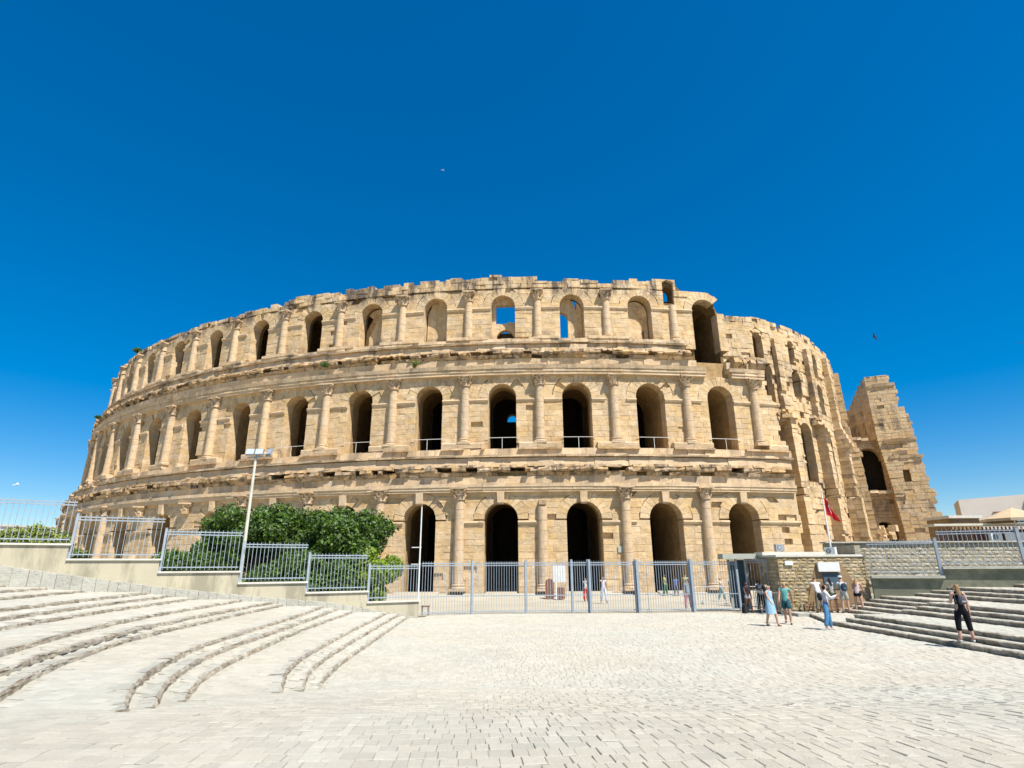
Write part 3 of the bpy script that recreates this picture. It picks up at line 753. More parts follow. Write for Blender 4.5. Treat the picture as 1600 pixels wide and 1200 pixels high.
# impost courses beside each arch, plinths under the columns
def pier_band(mb, ops, front, prof, z, drop=0.0, inset=0.0, endu=99):
    for a, b in zip(ops, ops[1:]):
        ua, ub = a[0] + a[1] + inset, min(b[0] - b[1] - inset, endu)
        if ub - ua < .4: continue
        band(mb, outer, ua, ub, [(front + p, z + q) for p, q in prof], rB, (1.0, 2.6), .015, drop=drop, crumble=.015)
imp = [(-.4, .30), (.14, .30), (.16, .18), (.08, .02), (-.4, .0)]
pier_band(sm, A1 + [(END1 + 1.5, 1.2)], o1, imp, 5.50, drop=.12, endu=END1)
pier_band(sm, A2 + [(END2 + 1.2, 1.2)], o2, imp, 16.25, drop=.10, endu=END2)
pier_band(sm, A3, o3, imp, 25.68, drop=.08)
pier_band(sm, A2 + [(END2 + 1.2, 1.2)], .0, [(-.5, .48), (.66, .48), (.70, .40), (.66, .0), (-.5, .0)], 11.99, drop=.06, inset=.25, endu=END2)
pier_band(co, A2 + [(END2 + 1.2, 1.2)], .0, [(-.5, .16), (.84, .16), (.86, .0), (-.5, .0)], 11.82, drop=.25, inset=.2, endu=END2)
pier_band(sm, A3[:-1], -.9, [(-.6, .3), (.55, .28), (.55, .0), (-.6, .0)], 22.45, drop=.15, inset=.2, endu=17.6)
sm.build('moulded_course', M['smooth'], amphi, kind='stuff'); co.build('broken_cornice', M['cornice'], amphi, kind='stuff')
# keystone brackets over the ground arches
for (uc, w, sill, zs, t) in A1:
    if uc < -7 * BW: continue
    mb = MB(); p = outer(uc, o1 + .1); q = outer(uc, o1 + 1); a = math.atan2(q[1] - p[1], q[0] - p[0])
    mb.box((0, 0, .02), (.22, .27, .42), 0, taper=1.12)
    mb.box((0, 0, -.42), (.15, .24, .10), 0)
    mb.build('keystone', M['smooth'], amphi, loc=Vector((p[0], p[1], 7.66)) - Vector(amphi.location), rz=a)

# --- engaged columns: shaft > capital, base
def shaft_mesh(r0, h, seed):
    r = random.Random(seed); prof = [(r0, 0)]; z = 0
    while z < h - .01:
        d = min(r.uniform(.55, 1.0), h - z)
        if h - z - d < .3: d = h - z
        t0, t1 = z / h, (z + d) / h
        ra = r0 * (1 - .13 * t0 ** 1.5) * r.uniform(.985, 1.015); rb = r0 * (1 - .13 * t1 ** 1.5) * (ra / r0 / (1 - .13 * t0 ** 1.5))
        prof += [(ra - .02, z + .005), (ra, z + .03), ((ra + rb) / 2, z + d / 2), (rb, z + d - .03), (rb - .02, z + d - .005)]
        z += d
    mb = MB(); mb.lathe(prof, 20, wob=.012); return mb.mesh('column_shaft', M['column'])
def base_mesh(r0):
    mb = MB(); mb.lathe([(r0 * 1.32, 0), (r0 * 1.36, .06), (r0 * 1.3, .14), (r0 * 1.1, .17), (r0 * 1.08, .22), (r0 * 1.2, .26), (r0 * 1.2, .31), (r0 * 1.0, .36)], 20, wob=.015)
    mb.box((0, 0, -.08), (r0 * 1.42, r0 * 1.42, .08)); return mb.mesh('column_base', M['column'])
def capital_mesh(r0, seed, worn=0.0):
    r = random.Random(seed); mb = MB(); h = 1.02
    mb.lathe([(r0 * .88, 0), (r0 * 1.0, .04), (r0 * .9, .08), (r0 * .9, .5), (r0 * 1.1, .8), (r0 * 1.35, .88)], 14, wob=.02)
    for row, (z0, n, rr, hh) in enumerate(((.08, 8, .93, .36), (.36, 8, .95, .38))):
        for i in range(n):
            if r.random() < .12 + worn: continue
            a = 2 * math.pi * (i + .5 * row) / n; c, s = math.cos(a), math.sin(a); w = r0 * .30; t = r0 * .12
            def P(rad, side, z): return (rad * c - side * s, rad * s + side * c, z)
            k = r.uniform(.8, 1.15)
            pts = [(rr * r0, z0), (rr * r0 + t, z0 + hh * .5), (rr * r0 + t * 2.6 * k, z0 + hh * .92), (rr * r0 + t * 1.7 * k, z0 + hh * 1.0), (rr * r0 - .02, z0 + hh * .8)]
            vs = [P(q[0], -w * (1 - .35 * i2 / 4), q[1]) for i2, q in enumerate(pts)] + [P(q[0], w * (1 - .35 * i2 / 4), q[1]) for i2, q in enumerate(pts)]
            mb.add(vs, [(0, 1, 2, 3, 4), (9, 8, 7, 6, 5)] + [((i2 + 1) % 5, i2, 5 + i2, 5 + (i2 + 1) % 5) for i2 in range(5)])
    for i in range(4):
        if r.random() < .15 + worn: continue
        a = math.pi / 4 + math.pi / 2 * i; mb.tube((r0 * .9 * math.cos(a), r0 * .9 * math.sin(a), .62), (r0 * 1.65 * math.cos(a), r0 * 1.65 * math.sin(a), .84), .05, .11, 6)
    mb.box((0, 0, .94), (r0 * 1.36, r0 * 1.36, .065), 0); return mb.mesh('capital', M['column'])
shafts = {('1', s): shaft_mesh(.42, 6.5, s) for s in range(3)}
shafts.update({('2', s): shaft_mesh(.395, 4.75, s + 5) for s in range(3)})
shafts.update({('3', s): shaft_mesh(.375, 3.62, s + 9) for s in range(3)})
shafts[('s1', 0)] = shaft_mesh(.42, 5.9, 31); shafts[('s3', 0)] = shaft_mesh(.375, 3.3, 32); shafts[('b1', 0)] = shaft_mesh(.42, 2.6, 33)
bases = {'1': base_mesh(.42), '2': base_mesh(.395), '3': base_mesh(.375)}
caps = {(l, s): capital_mesh(rr, s + 40, w) for l, rr in (('1', .42), ('2', .395), ('3', .375)) for s, w in ((0, 0), (1, .15), (2, .4))}
AL = Vector(amphi.location)
def column(lv, k, off, zb, variant=None, cap=True, s=0):
    x, y = outer((k + .5) * BW, off); x2, y2 = outer((k + .5) * BW, off + 1); rz = math.atan2(y2 - y, x2 - x) + rnd.uniform(-.1, .1)
    me = shafts[(variant, 0)] if variant else shafts[(lv, s)]
    o = inst('column', me, amphi, Vector((x, y, zb + .36)) - AL, rz)
    inst('column_base', bases[lv], o, (0, 0, -.36))
    if cap: inst('capital', caps[(lv, rnd.choice((0, 0, 1)) if k > -7 else 2)], o, (0, 0, {'1': 6.5, '2': 4.75, '3': 3.62}[lv]), scale=(1.16, 1.16, 1.0))
for k in range(-12, 4):
    s = k % 3
    if k <= 2:
        v1 = {0: 's1', -5: 'b1', -6: 'b1'}.get(k)
        column('1', k, o1 + .16, .62, v1, cap=(k != 0 and v1 != 'b1'), s=s)
        if v1 == 'b1':
            x, y = outer((k + .5) * BW, o1 + .16); inst('capital', caps[('1', 1)], amphi, Vector((x, y, 7.1)) - AL, .3)
    column('2', k, .16, 12.56, s=s)
    if k <= 2: column('3', k, o3 + .08, 22.62, 's3' if k == 2 else None, cap=(k != 2), s=s)
# square stump where the capital of the short column is missing
mb = MB(); x, y = outer(.5 * BW, o1 + .05); mb.box((0, 0, 0), (.3, .3, .18)); mb.build('bracket', M['cornice'], amphi, loc=Vector((x, y, 7.25)) - AL, rz=.06)
# thin rails across the second-storey arches
for k in range(-3, 4):
    mb = MB(); uc = k * BW
    p = [outer(uc - 1.5, .1), outer(uc, .1), outer(uc + 1.5, .1)]
    c = Vector((p[1][0], p[1][1], 12.0))
    for a, b in ((0, 1), (1, 2)):
        mb.tube((p[a][0] - c.x, p[a][1] - c.y, 1.0), (p[b][0] - c.x, p[b][1] - c.y, 1.0), .022, n=6)
    mb.tube((0, 0, 0), (0, 0, 1.0), .022, n=6)
    mb.build('railing', M['white'], amphi, loc=c - AL)

# --- second wall, laid bare on the right, with radial buttresses
UQ = [inner.u_at(q) for q in ((26.3, 57.0), (31, 59.4), (35.3, 62.9), (39.5, 67.3), (42.8, 72.4), (45.4, 78.0))]
U2a, U2b = inner.u_at((20.3, 56.2)), inner.S[-1] - .1
TOP2 = [(U2a, 28.0), (inner.u_at((23.5, 56.7)), 27.9), (UQ[0], 27.9), (UQ[1] + 1, 27.7), (UQ[2], 27.7), (UQ[2] + 1.5, 27.2), (UQ[3], 27.3), (UQ[3] + 2, 26.6), (UQ[4], 26.4), (UQ[5], 26.0), (U2b, 25)]
def top2(u): return interp(u, TOP2) + .1 * (hsh(math.floor(u / .9), 9) - .5)
ops2 = [(UQ[0], .60, 23.4, 25.6, .4), (UQ[1], .60, 23.3, 25.5, .4), (UQ[2], .60, 22.8, 25.2, .4), (UQ[3], .6, 22.4, 24.9, .4),
        (UQ[0] + .45, .95, 18.7, 21.9, .5), (UQ[1] + .1, .85, 19.7, 21.7, .5), (UQ[2] + .1, .8, 18.5, 21.3, .5), (UQ[3], .8, 18.4, 21.0, .5),
        (UQ[1] + .1, .42, 17.1, 17.9, .35),
        (UQ[0] + 1.3, .8, 10.9, 15.7, .5), (UQ[1] + .35, 1.05, 10.6, 15.7, .55), (UQ[2] + .2, 1.0, 11.0, 15.2, .55), (UQ[3], 1.0, 11.0, 15.2, .55), (UQ[4], 1.0, 11.0, 15.2, .5),
        (UQ[1] + .2, .5, 4.0, 9.4, .4), (UQ[2] + .2, .9, 1.0, 6.0, .5), (UQ[3], .9, .5, 6.0, .5), (UQ[4], .9, .5, 6.0, .5)]
rC = random.Random(77)
bands2 = [(0.2, 8.9), (8.9, 17.95), (17.95, 22.75), (22.75, 29)]
for za, zb in bands2:
    oo = [o for o in ops2 if za - .3 <= o[2] < zb and o[3] + o[1] < zb + 1.2 or (o[2] < 17.2 and o[2] > 17 and za == 8.9)]
    oo = [o for o in ops2 if o[2] >= za - .6 and o[3] + o[1] <= zb + .45]
    masonry(inner, U2a, U2b - 1, za, lambda u: min(top2(u), zb), 0.0, oo, rC, ch=.5, damage=.5, topdamage=.25 if zb > 28 else 0, proud=.035, lmean=.8, jamb=.9)
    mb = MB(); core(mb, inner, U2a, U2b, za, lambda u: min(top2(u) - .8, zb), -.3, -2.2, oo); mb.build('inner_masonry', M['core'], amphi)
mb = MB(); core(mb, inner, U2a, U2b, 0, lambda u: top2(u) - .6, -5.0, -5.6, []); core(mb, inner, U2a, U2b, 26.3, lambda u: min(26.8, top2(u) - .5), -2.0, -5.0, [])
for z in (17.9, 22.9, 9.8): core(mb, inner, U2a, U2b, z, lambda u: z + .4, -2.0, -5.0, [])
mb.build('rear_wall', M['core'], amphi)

def buttress(u, w, steps, label=None):
    """wall stub standing out from the second wall; steps = (z0, z1, out at bottom, out at top)"""
    mb = MB(); r = random.Random(int(u * 100))
    for z0, z1, d0, d1 in steps:
        z = z0
        while z < z1 - .05:
            h = min(r.uniform(.42, .58), z1 - z); 
            if z1 - z - h < .2: h = z1 - z
            t = (z - z0) / max(.01, z1 - z0); d = lerp(d0, d1, t) * (.78 if z0 > 2 else .9) + r.uniform(-.04, .04)
            if r.random() < .06: d -= r.uniform(.1, .4)
            n = max(1, round(d / .9)); e = 0.0
            for k in range(n):
                e2 = d * (k + 1) / n; j = r.uniform(-.03, .03); g = .008; ww = w + r.uniform(-.025, .025)
                q = [(-ww, e + g), (ww, e + g), (ww, e2 - g), (-ww, e2 - g)]
                vs = [(*inner(u + a, b), z + g + (0)) for a, b in q] + [(*inner(u + a * .985, b - (.02 if i > 1 else 0)), z + h - g) for i, (a, b) in enumerate(q)]
                mb.add(vs, [(3, 2, 1, 0), (4, 5, 6, 7), (0, 1, 5, 4), (1, 2, 6, 5), (2, 3, 7, 6), (3, 0, 4, 7)]); e = e2
            z += h
    return mb.build('buttress', M['stone'], amphi)
UB = [(UQ[0] + UQ[1]) / 2 - .35, (UQ[1] + UQ[2]) / 2 + .05, (UQ[2] + UQ[3]) / 2, (UQ[3] + UQ[4]) / 2, (UQ[4] + UQ[5]) / 2, UQ[5] + 2.6]
S_ = [[(17.6, 25.6, .75, .6), (16.6, 17.6, 1.6, .8), (9.6, 16.5, 1.35, 1.2), (8.9, 9.5, 1.6, 1.6), (2.6, 8.8, 1.5, 1.4), (.2, 2.4, 2.6, 2.2)],
      [(17.2, 25.6, .85, .65), (15.4, 17.2, 1.9, .9), (9.9, 15.3, 1.4, 1.3), (9.2, 9.8, 1.7, 1.7), (4.0, 9.1, 1.5, 1.4), (.2, 3.8, 2.6, 2.2)],
      [(17.0, 25.9, .95, .7), (15.0, 17.0, 2.0, 1.0), (9.5, 14.9, 1.5, 1.4), (.2, 9.3, 2.0, 1.6)],
      [(16.5, 25.6, 1.0, .8), (14.8, 16.5, 2.0, 1.1), (.2, 14.7, 2.0, 1.5)],
      [(15.5, 24.9, 1.2, .9), (.2, 15.4, 2.2, 1.6)], [(14, 23.9, 1.3, .9), (.2, 14, 2.4, 1.7)]]
for u, st in zip(UB, S_): buttress(u, .42, st)
# capping courses on the buttresses
for u, st in zip(UB[:4], S_):
    for z0, z1, d0, d1 in st[1:3]:
        g = .08; mb = MB()
        q = [(-.5, .0), (.5, .0), (.5, d1 * .78 + g), (-.5, d1 * .78 + g)]
        vs = [(*inner(u + a, b), z1 + .005) for a, b in q] + [(*inner(u + a, b), z1 + .15) for a, b in q]
        mb.add(vs, [(3, 2, 1, 0), (4, 5, 6, 7), (0, 1, 5, 4), (1, 2, 6, 5), (2, 3, 7, 6), (3, 0, 4, 7)])
        mb.build('capping_course', M['smooth'], amphi)
# broken vault haunches hanging on the second wall and rubble at its foot
mb = MB(); r = random.Random(4)
def rubble(n, us, offs, zs, s0, s1):
    for i in range(n):
        u = r.uniform(*us); of = r.uniform(*offs); z = r.uniform(*zs); x, y = inner(u, of); s = r.uniform(s0, s1)
        mb.box((x, y, z), (s * r.uniform(.6, 1.3), s * r.uniform(.6, 1.1), s * r.uniform(.4, .8)), r.uniform(0, 3), taper=r.uniform(.6, 1))
for uu, z in ((UB[1] + .6, 6.4), (UB[1] + .9, 5.2), (UB[1] + .8, 4.2), (UB[2] + .7, 7.0), (UB[2] + .8, 5.6), (UB[2] + .9, 4.4), (UB[3] + .8, 8), (UB[3] + .9, 6), (UB[0] + .7, 12.6), (UB[1] - .5, 17.2), (UB[0] - .6, 17.0)):
    rubble(7, (uu - .5, uu + .5), (.1, .9), (z - .5, z + .5), .15, .42)
rubble(70, (UB[1], UB[4]), (.8, 3.4), (.2, 3.4), .2, .5)
rubble(40, (UB[3] - 1, UB[5]), (1.5, 3.4), (2.5, 7), .2, .5)
mb.build('rubble', M['stone'], amphi, kind='stuff')
blocks.finish('wall_stones'); vous.finish('arch_stones')

# --- lone fragment of the outer ring at the far right
FA, FD = Vector((49, 79)), Vector((.92, -.392)); FNv = Vector((-.392, -.92))      # FNv looks towards the camera
def fr(s, off): p = FA + FD * s + FNv * off; return p.x, p.y
fm = MB(); rF = random.Random(8); frag_limit = [0]
def frag_masonry(outl_l, outl_r, z0, z1, off, holes, thick=.5, proud=.02, mb=None, rag=.22):
    mb = mb or fm; z = z0
    while z < z1:
        h = rF.uniform(.44, .58); zb = min(z + h, z1); zc = (z + zb) / 2
        L_, R_ = interp(zc, outl_l), interp(zc, outl_r) + rF.uniform(-rag, rag); ivs = [(L_, R_)]
        for (sc_, w, sill, zs) in holes:
            if zb <= sill or z >= zs + w: continue
            hw = arch_half(zc, zs, w, w); new = []
            for a, b in ivs:
                if sc_ - hw > a: new.append((a, min(b, sc_ - hw)))
                if sc_ + hw < b: new.append((max(a, sc_ + hw), b))
            ivs = [(a, b) for a, b in new if b - a > .08]
        for a, b in ivs:
            n = max(1, round((b - a) / rF.uniform(.8, 1.3)))
            for k in range(n):
                ua, ub = lerp(a, b, k / n), lerp(a, b, (k + 1) / n); f = off + rF.uniform(-proud, proud)
                if vnoise(ua * .7, z * .8 + 5) > .76 and rF.random() < .4: f -= rF.uniform(.05, .25)
                stone(mb, lambda s, o: fr(s, o), ua, ub, ua, ub, z, zb, f, off - thick, rF, proud=0)
        z = zb
ARCH = [(.72, 1.45, 12.1, 16.6), (1.15, 1.3, -1, 6.6), (4.5, .42, 13.1, 14.05)]
outl_r = [(0, 8.0), (6.3, 7.5), (7.7, 7.5), (9.4, 7.0), (11, 7.2), (12.5, 6.8), (14.4, 6.8), (16.1, 6.4), (17.9, 6.5), (19.7, 6.3), (21.2, 6.3), (22.8, 5.9), (23.2, 5.4), (26.5, 5.3), (26.7, 4.7), (28.1, 4.7)]
PL_ = [(0, 3.0), (6, 2.9), (12, 2.6), (16, 2.2), (19, 1.9), (28, 1.79)]
frag_masonry([(0, -4.2), (19, -3.4), (21.0, -1.2)], [(0, 3.1), (19, 3.1)], 0, 19.0, -1.5, ARCH[:2], rag=0)
frag_masonry(PL_, outl_r, 0, 28.0, 0, [(4.5, .42, 13.1, 14.05)], thick=1.9)
fm.build('fragment_stones', M['stone'], amphi, kind='stuff')
fb = MB()
def fcore(s0, s1, z0, z1, oa, ob, fb=fb):
    vs = [(*fr(s, o), z) for z in (z0, z1) for s, o in ((s0, oa), (s1, oa), (s1, ob), (s0, ob))]
    fb.add(vs, [(3, 2, 1, 0), (4, 5, 6, 7), (0, 1, 5, 4), (1, 2, 6, 5), (2, 3, 7, 6), (3, 0, 4, 7)])
fcore(3.0, 6.0, 0, 19, -.5, -3.5); fcore(-4, -.85, 0, 19, -1.8, -3.5); fcore(-.9, 2.35, 8.3, 12.0, -1.8, -3.5); fcore(2.4, 3.1, 0, 19, -1.95, -3.5); fcore(-.9, 2.35, 18.1, 18.9, -1.8, -3.5)
fcore(2.2, 4.4, 19, 27.6, -.4, -3.0); fcore(4.3, 5.2, 19, 22.7, -.3, -3.0)
fcore(2.0, 2.6, 18, 27.3, -.4, -5.0); fcore(-3.8, 2.6, 18.6, 19.1, -3.6, -8)
fcore(-4.2, 6.1, 18.2, 18.9, -3.4, -5.9); fcore(-4.1, -3.5, 0, 18.2, -3.4, -5.4); fcore(5.5, 6.1, 0, 18.2, -3.4, -5.4)  # roof and side slabs added to keep sun out of the arch depth
fd_ = MB(); fcore(-4, 6, 0, 18.6, -5.4, -5.8, fd_); fd_.build('rear_wall', M['dark'], amphi)  # back coloured near black for the shade behind the arch
for sc_, w_, zs_ in ((.72, 1.45, 16.6), (1.15, 1.3, 6.6)):
    am_ = MB(); core(am_, lambda u, o: fr(u, o), sc_ - w_ - .25, sc_ + w_ + .25, zs_ - .3, lambda u: zs_ + w_ + .3, -1.53, -3.45, [(sc_, w_ - .07, zs_ - 3, zs_, 0)]); am_.build('arch_ring', M['smooth'], amphi)
fb.build('fragment_core', M['core'], amphi)
# receding wall of the fragment (left, in shade) with a stepped top
mb = MB(); r = random.Random(6); RC = Vector(fr(1.85, -.3)); RD = Vector((-.02, 1)).normalized(); RX = Vector((RD.y, -RD.x))
for z in [19.0 + .55 * i for i in range(16)]:
    dmax = interp(z, [(19, 7.5), (22, 6.8), (24, 5.2), (26.3, 2.5), (27.4, .7), (28, .5)])
    d = .0
    while d < dmax:
        l = r.uniform(.8, 1.5); j = r.uniform(-.03, .03)
        if d + l > dmax: l = max(.3, dmax - d)
        vs = []
        for zz in (z + .008, z + .542):
            for a, b in ((0, d + .01), (.8, d + .01), (.8, d + l - .01), (0, d + l - .01)):
                q = RC + RD * b + RX * (a + j); vs.append((q.x, q.y, zz))
        mb.add(vs, [(3, 2, 1, 0), (4, 5, 6, 7), (0, 1, 5, 4), (1, 2, 6, 5), (2, 3, 7, 6), (3, 0, 4, 7)]); d += l
mb.build('return_wall', M['stone'], amphi, kind='stuff')
# sunlit broken ledges
for s0, s1, z, d in ((2.6, 6.0, 18.7, .35), (-3.2, .9, 19.3, -.9), (3.4, 4.9, 16.9, .25), (-1.0, 2.3, 11.9, -.8), (2.9, 6.4, 16.4, .2), (2.0, 4.6, 26.6, .25)):
    s = s0
    while s < s1:
        mb = MB(); l = r.uniform(.5, 1.1); dd = d * r.uniform(.5, 1.3); zz = z + r.uniform(-.12, .12)
        vs = [(*fr(a, o), q) for q in (zz - .3, zz + .1) for a, o in ((s, -.4), (s + l, -.4), (s + l, dd * (.6 if q < zz else 1)), (s, dd * (.6 if q < zz else 1)))]
        mb.add(vs, [(0, 1, 2, 3), (7, 6, 5, 4), (4, 5, 1, 0), (5, 6, 2, 1), (6, 7, 3, 2), (7, 4, 0, 3)]); s += l; mb.build('broken_ledge', M['smooth'], amphi)
# pale ramp of rubble paving at the foot of the facade
mb = MB()
u = U0 + 30
while u < END1:
    a, b, c, d = outer(u, o1 + .05), outer(u + 1.2, o1 + .05), outer(u + 1.2, o1 + 1.9), outer(u, o1 + 1.9)
    z = .42 if abs((u + .6) / BW - round((u + .6) / BW)) * BW < 1.5 else .3
    mb.add([(a[0], a[1], z), (b[0], b[1], z), (c[0], c[1], .01), (d[0], d[1], .01), (a[0], a[1], -.2), (b[0], b[1], -.2)], [(3, 2, 1, 0), (0, 1, 5, 4), (1, 2, 5), (0, 4, 3)]); u += 1.2
mb.build('foot_ramp', M['earth'], amphi)

# ------------------------------------------------------------------ boundary walls, fences
def wpt(s, z=0.0, n=0.0): p = WA + WD * s + WN * n; return (p.x, p.y, z)
LSEG = []   # sections of the left wall: (distance from, to, coping height)
def sx(x): return (x - WA.x) / WD.x
for xa, xb, z in ((-4.6, -6.82, .76), (-6.82, -9.25, 1.24), (-9.25, -11.7, 1.69), (-11.7, -14.32, 2.16), (-14.32, -17.02, 2.65), (-17.02, -19.9, 3.2)): LSEG.append((sx(xa), sx(xb), z))
lw = thing('boundary_wall', 'low cream rendered wall rising in steps along the left terraces', 'wall', (WA.x, WA.y, 0))
mb = MB()
for a, b, z in LSEG:
    mb.prism([(a, -.3), (b, -.3), (b, z - .07), (a, z - .07)], lambda p: wpt(p[0], p[1], .12), lambda p: wpt(p[0], p[1], -.14))
mb.build('wall_body', M['render'], lw, kind='stuff')
for a, b, z in LSEG:
    mb = MB(); mb.prism([(a - .06, z - .07), (b + .0, z - .07), (b + .0, z), (a - .06, z)], lambda p: wpt(p[0], p[1], .19), lambda p: wpt(p[0], p[1], -.2)); mb.build('coping', M['cope'], lw)
barm = {}
def bar_mesh(h, r=.0095):
    k = (round(h, 2), r)
    if k not in barm:
        mb = MB(); mb.box((0, 0, h / 2), (r, r, h / 2)); mb.add([(-r, -r, h), (r, -r, h), (r, r, h), (-r, r, h), (0, 0, h + .05)], [(0, 1, 4), (1, 2, 4), (2, 3, 4), (3, 0, 4)]); barm[k] = mb.mesh('bar', M['metal'])
    return barm[k]
def panel(root, p, q, zb, h, postz=None, n=17, post=.045, mid=None, lift=.05, postat=(0, 1), topover=.06, r=.0095):
    """one bay of railing between plan points p and q, parented to root"""
    o = Vector(wloc(root)); d = Vector((q[0] - p[0], q[1] - p[1])); L = d.length; a = math.atan2(d.y, d.x); d.normalize()
    zs = [zb + lift + .10, zb + h - .17, zb + h - .06] + ([zb + mid] if mid else [])
    for z in zs:
        mb = MB(); mb.box((L / 2, 0, 0), (L / 2, .018, .022)); mb.build('rail', M['metal'], root, loc=Vector((p[0], p[1], z)) - o, rz=a)
    bm = bar_mesh(h - lift, r)
    for i in range(n):
        t = (i + .5) / n; inst('bar', bm, root, Vector((p[0] + d.x * L * t, p[1] + d.y * L * t, zb + lift)) - o, a)
    for t in postat:
        mb = MB(); z0 = postz if postz is not None else zb
        mb.box((0, 0, (zb + h + topover - z0) / 2), (post, post, (zb + h + topover - z0) / 2)); mb.box((0, 0, zb + h + topover - z0 + .012), (post + .008, post + .008, .012))
        mb.build('post', M['metal'], root, loc=Vector((p[0] + d.x * L * t, p[1] + d.y * L * t, z0)) - o, rz=a)
lf = thing('terrace_fence', 'blue-grey steel railing stepping down along the cream wall on the left', 'fence', (WA.x, WA.y, .76))
for i, (a, b, z) in enumerate(LSEG):
    p, q = wpt(a + .05), wpt(b - .05)
    panel(lf, p[:2], q[:2], z, 1.62, n=17, postat=(1,))
# front fence with posts, standing on the square
FX = [(-4.55, 29.9), (-2.09, 30.88), (0.65, 31.05), (3.03, 31.2), (3.88, 31.27), (6.37, 31.45), (9.25, 31.65), (11.8, 31.8)]
ff = thing('gate_fence', 'tall blue-grey steel fence with spiked bars across the square before the ruin', 'fence', (3.2, 31.1, 0))
NB = (19, 21, 18, 7, 19, 22, 19)
for (p, q), n in zip(zip(FX, FX[1:]), NB): panel(ff, p, q, 0.0, 2.5, n=n, mid=.86, post=.05, postat=(1,), lift=.03, topover=.08)
# thick twin gate posts and drop bolts
for x, y in ((3.95, 31.15), (9.33, 31.55), (6.45, 31.35)):
    mb = MB(); mb.box((0, 0, 1.3), (.055, .055, 1.3)); mb.build('gate_post', M['metal'], ff, loc=Vector((x, y, 0)) - Vector(ff.location))
mb = MB(); mb.box((0, 0, 1.25), (.04, .04, 1.25)); mb.build('post', M['metal2'], ff, loc=Vector((6.30, 31.36, 0)) - Vector(ff.location), label='dark grey post')
mb = MB(); mb.box((0, 0, 1.15), (.018, .018, 1.1)); mb.box((.0, 0, .04), (.14, .03, .03)); mb.build('drop_bolt', M['dirty_steel'], ff, loc=Vector((6.95, 31.40, 0)) - Vector(ff.location))
# open gate leaf and its frame at the right end
gl = thing('gate_leaf', 'open blue-grey barred gate leaf beside the stone ticket office', 'gate', (12.35, 31.9, 0))
panel(gl, (12.35, 31.9), (13.35, 29.9), .08, 2.5, n=11, mid=.95, post=.04, postat=(0, 1), lift=.05)
mb = MB(); mb.box((0, 0, .55), (.5, .012, .4)); mb.build('sheet_panel', M['metal2'], gl, loc=(.75, -1.45, .12), rz=math.atan2(-2, 1))
# mast at the end of the wall
ms = thing('mast', 'thin white steel mast with two short arms at the end of the cream wall', 'mast', (-4.62, 29.62, 0))
mb = MB(); mb.tube((0, 0, 0), (0, 0, 5.2), .05, .03, 8); mb.build('pole', M['white'], ms, loc=(0, 0, 0))
for z in (3.2, 2.4):
    mb = MB(); mb.tube((-.42, 0, z), (.06, 0, z), .022, n=6); mb.build('arm', M['white'], ms, loc=(0, 0, 0))
# floodlight pole
fp = thing('floodlight_pole', 'cream floodlight pole with three square lamps before the green trees', 'floodlight pole', (-11.72, 25.9, 1.0))
mb = MB(); mb.tube((0, 0, 0), (0, 0, 6.05), .085, .055, 10); mb.build('pole', M['cream_paint'], fp, loc=(0, 0, 0))
mb = MB(); mb.tube((-.38, 0, 6.08), (.7, .0, 6.14), .03, n=6); mb.tube((0, 0, 5.9), (0, 0, 6.15), .06, n=8); mb.build('crossarm', M['dirty_steel'], fp, loc=(0, 0, 0))
for x, ry, rzz in ((-.26, .0, .05), (.16, .0, .0), (.62, .6, -.7)):
    mb = MB(); mb.box((0, 0, 0), (.19, .05, .15)); h = mb.build('lamp', M['dirty_steel'], fp, loc=(x, -.05, 6.32), rz=rzz); h.rotation_euler[0] = -.35
    mb = MB(); mb.box((0, -.056, 0), (.165, .006, .125)); mb.build('lamp_glass', M['glass'], h, loc=(0, 0, 0))

# right-hand retaining wall with coping and railing
RA_, RB_ = Vector((17.35, 29.3)), Vector((24.9, 26.1)); RDv = (RB_ - RA_).normalized(); RN = Vector((RDv.y, -RDv.x))
def rpt(s, z, n=0.0): p = RA_ + RDv * s + RN * n; return (p.x, p.y, z)
rwl = thing('retaining_wall', 'grey-green stained concrete wall above the steps on the right', 'wall', (17.35, 29.3, 0))
RSEG = ((0, 2.95, 1.76), (2.95, 6.15, 2.17), (6.15, 8.2, 2.6))
mb = MB()
for a, b, z in RSEG: mb.prism([(a, -.3), (b, -.3), (b, z - .12), (a, z - .12)], lambda p: rpt(p[0], p[1], .1), lambda p: rpt(p[0], p[1], -.25))
mb.build('wall_body', M['concrete'], rwl, kind='stuff')
for a, b, z in RSEG:
    mb = MB(); mb.prism([(a, z - .12), (b - .0, z - .12), (b, z), (a, z)], lambda p: rpt(p[0], p[1], .24), lambda p: rpt(p[0], p[1], -.3)); mb.build('coping', M['kerb'], rwl)
rf = thing('terrace_railing', 'blue-grey steel railing on the grey-green wall at the right', 'fence', (17.35, 29.3, 1.76))
for a, b, z in RSEG: panel(rf, rpt(a + .05, 0)[:2], rpt(b - .05, 0)[:2], z, 1.62, n=17 if b < 7 else 11, postat=(1,), post=.06)

